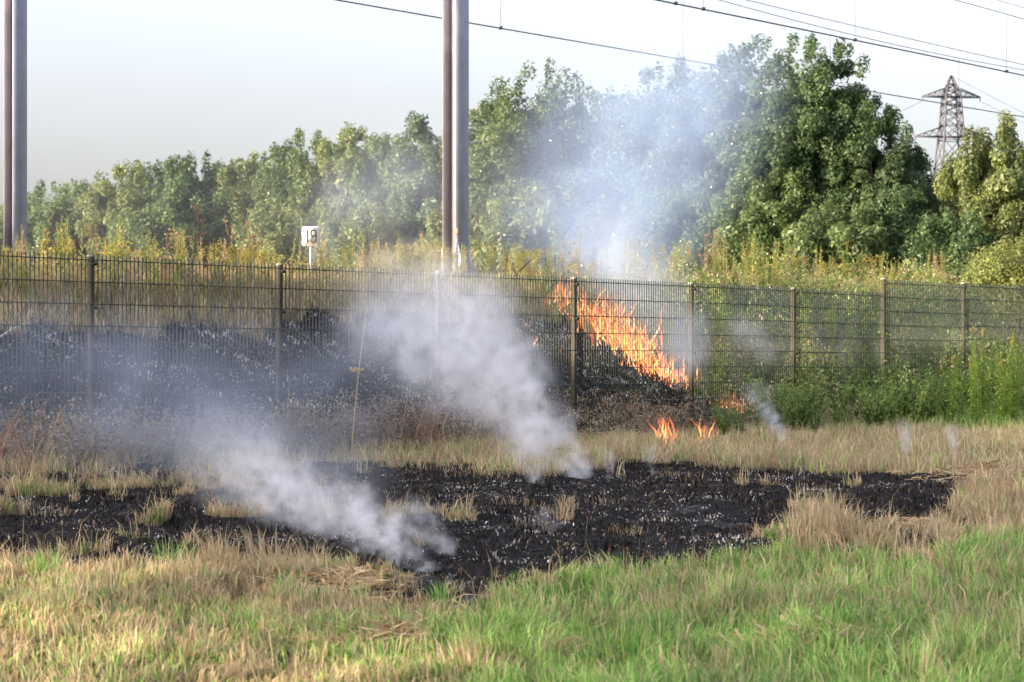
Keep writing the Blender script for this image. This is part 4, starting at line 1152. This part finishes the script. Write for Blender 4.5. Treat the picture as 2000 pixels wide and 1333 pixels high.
    m2_ = N.new('ShaderNodeMath'); m2_.operation = 'MULTIPLY'; L.new(m1_.outputs[0], m2_.inputs[0]); L.new(ss.outputs[0], m2_.inputs[1])
    vc = N.new('GeometryNodeVolumeCube'); vc.inputs['Density'].default_value = 1
    L.new(m2_.outputs[0], vc.inputs['Density'])
    vc.inputs['Min'].default_value = tuple(lo); vc.inputs['Max'].default_value = tuple(hi)
    for nm, q in zip(('Resolution X', 'Resolution Y', 'Resolution Z'), range(3)):
        vc.inputs[nm].default_value = int(max(6, min(330, (hi[q] - lo[q]) / voxel)))
    smt = N.new('GeometryNodeSetMaterial'); smt.inputs['Material'].default_value = mat
    L.new(vc.outputs[0], smt.inputs['Geometry']); L.new(smt.outputs[0], go.inputs[0])
    md = o.modifiers.new('smoke', 'NODES'); md.node_group = ng
    return o
def sp5(px, py, Y, rpx, st): p = at(px, py, Y); return (p[0], p[1], p[2], rpx / FPX * Y, st)

if True:
    WHT = (.94, .95, .99); BLS = (.66, .78, 1.0)
    # main plume: out of the burnt ground, leaning left, spreading in front of the bank
    smoke('smoke_plume', 'thick white smoke plume rising to the left from the middle of the burnt ground', [sp5(1128, 962, 17.6, 16, 3.0), sp5(1122, 925, 17.7, 34, 2.2), sp5(1090, 870, 17.8, 62, 1.5), sp5(1035, 800, 18.0, 90, 1.0), sp5(965, 725, 18.3, 140, .75), sp5(880, 660, 18.6, 190, .5), sp5(810, 620, 18.8, 180, .3)],
          8.0, WHT, .022, 5.0, .30, .38, .34, 1, 6)
    smoke('smoke_veil', 'broad pale haze spread by the thick plume before the burnt bank and middle mast', [sp5(1000, 770, 18.2, 120, .7), sp5(920, 700, 18.6, 190, .8), sp5(830, 640, 19.2, 210, .6), sp5(760, 600, 20, 170, .35)], .95, (.86, .90, .99), .05, 2.2, .35, .30, .45, 12)
    smoke('smoke_plume', 'thin curl of white smoke just left of the thick plume', [sp5(1055, 965, 17.2, 9, 2.5), sp5(1048, 930, 17.3, 22, 1.5), sp5(1035, 890, 17.5, 40, .8), sp5(1000, 840, 17.8, 60, .4)], 6.0, WHT, .02, 6, .08, .38, .35, 2)
    smoke('smoke_plume', 'curling white smoke rising from the near tongue of the burnt patch', [sp5(838, 1172, 12.2, 9, 3.0), sp5(830, 1150, 12.4, 16, 2.6), sp5(815, 1125, 12.6, 30, 1.8), sp5(780, 1080, 12.9, 58, 1.2), sp5(720, 1030, 13.4, 80, .8), sp5(640, 990, 14.0, 95, .5), sp5(540, 950, 14.8, 115, .32), sp5(440, 900, 15.8, 130, .2)],
          12.0, WHT, .017, 8.0, .20, .43, .26, 3, 6)
    smoke('smoke_plume', 'second wisp of white smoke low over the burnt ground, right of the near tongue', [sp5(905, 1128, 13.0, 12, 2.0), sp5(880, 1090, 13.1, 34, 1.1), sp5(840, 1040, 13.4, 50, .7), sp5(790, 1010, 13.8, 60, .35)], 10.0, WHT, .016, 10, .13, .45, .24, 4, 6)
    # the veil over the trees and over the burnt bank
    smoke('smoke_veil', 'broad blue smoke veil hanging in front of the tall trees', [sp5(1150, 560, 33, 110, 1.0), sp5(1160, 480, 36, 230, .9), sp5(1190, 380, 40, 290, .85), sp5(1260, 280, 44, 290, .8), sp5(1350, 190, 48, 230, .8), sp5(1430, 110, 50, 140, .7)],
          .40, (.52, .68, .98), .16, .55, .9, .34, .42, 5)
    smoke('smoke_veil', 'pale smoke thickest around the fire on the bank', [sp5(1340, 730, 27.5, 40, 1.4), sp5(1330, 660, 28.5, 75, 1.2), sp5(1280, 590, 29.5, 95, 1.0), sp5(1220, 530, 30.5, 110, .9), sp5(1190, 470, 32, 110, .6)], 0.95, (.70, .78, .95), .07, 1.6, .3, .32, .42, 6)
    smoke('smoke_veil', 'thin bluish smoke drifting low over the burnt bank and the fence on the left', [sp5(-60, 760, 20, 190, .8), sp5(120, 770, 19.6, 190, .8), sp5(300, 780, 19.2, 180, .9), sp5(480, 800, 18.8, 180, 1.0), sp5(640, 800, 18.6, 170, 1.0), sp5(780, 720, 18.8, 150, 1.0)], .75, (.68, .78, .98), .08, 1.3, .5, .28, .45, 7)
    smoke('smoke_veil', 'very thin added haze before the whole left row of trees', [sp5(-100, 470, 46, 170, 1), sp5(300, 440, 46, 200, 1), sp5(650, 400, 46, 230, 1), sp5(1000, 380, 46, 270, 1)], .05, (.75, .85, 1.0), .25, .35, .9, .2, .5, 13)  # haze volume added to lighten the dark trees behind it
    smoke('smoke_veil', 'thin low smoke over the left of the burnt patch and the withered weeds', [sp5(700, 960, 15.5, 90, .9), sp5(560, 900, 16.5, 140, 1.0), sp5(380, 870, 17.2, 170, .9), sp5(180, 850, 17.6, 170, .7), sp5(0, 850, 17.8, 150, .5)], .55, (.78, .85, .99), .06, 1.8, .4, .32, .42, 14)
    smoke('smoke_veil', 'faint smoke behind the sign and left of the middle mast', [sp5(640, 520, 32, 60, .8), sp5(630, 450, 34, 75, .7), sp5(700, 380, 38, 110, .5), sp5(820, 330, 42, 130, .4)], .24, BLS, .14, .9, .5, .34, .4, 8)
    for i, (px, py, Y0, h, lab) in enumerate([(1545, 880, 20.5, 110, 'small smoke wisp on the dry strip right of the flames'), (1778, 905, 19.4, 70, 'small smoke wisp at the far edge of the burnt patch, left of another'), (1868, 905, 19.4, 60, 'rightmost small smoke wisp over the dry strip'),
                                             (1076, 1082, 14.2, 70, 'tiny curl of smoke from the centre of the burnt ground'), (1190, 940, 17.0, 50, 'tiny smoke curl right of the thick plume'), (1278, 930, 17.6, 45, 'low smoke curl further right of the thick plume')]):
        lean = -.6 if i == 0 else -.15
        smoke('smoke_wisp', lab, [sp5(px, py, Y0, 5, 2.0), sp5(px + lean * h * .5, py - h * .5, Y0, 15 if i else 22, 1.0), sp5(px + lean * h, py - h, Y0, 26 if i else 36, .45)], 13.0, WHT, .018, 8, .07, .38, .32, 20 + i, 4)
    smoke('smoke_wisp', 'grey smoke wisp before the green bank behind the fence', [sp5(1500, 690, 29, 30, .8), sp5(1470, 650, 29.5, 45, .8), sp5(1440, 640, 30, 40, .4)], 1.6, (.75, .8, .93), .05, 2.5, .15, .36, .36, 31)

# ash flakes carried up by the heat
n = 220
px = rng.uniform(930, 1520, n); py = rng.uniform(120, 600, n); Yf = rng.uniform(27, 42, n)
mb = MB()
for i in range(n):
    p = at(px[i], py[i], Yf[i]); s = rng.uniform(.006, .016); t = rng.normal(size=3); t /= np.linalg.norm(t); b = np.cross(t, rng.normal(size=3)); b /= np.linalg.norm(b)
    mb.add([p - t * s, p + b * s, p + t * s * .8, p - b * s * .7], [(0, 1, 2), (0, 2, 3)], (.75, .75, .75))
tag(mb.build('floating_ash', M['char']), 'pale ash flakes floating in the smoke before the trees', 'ash', None, 'stuff')
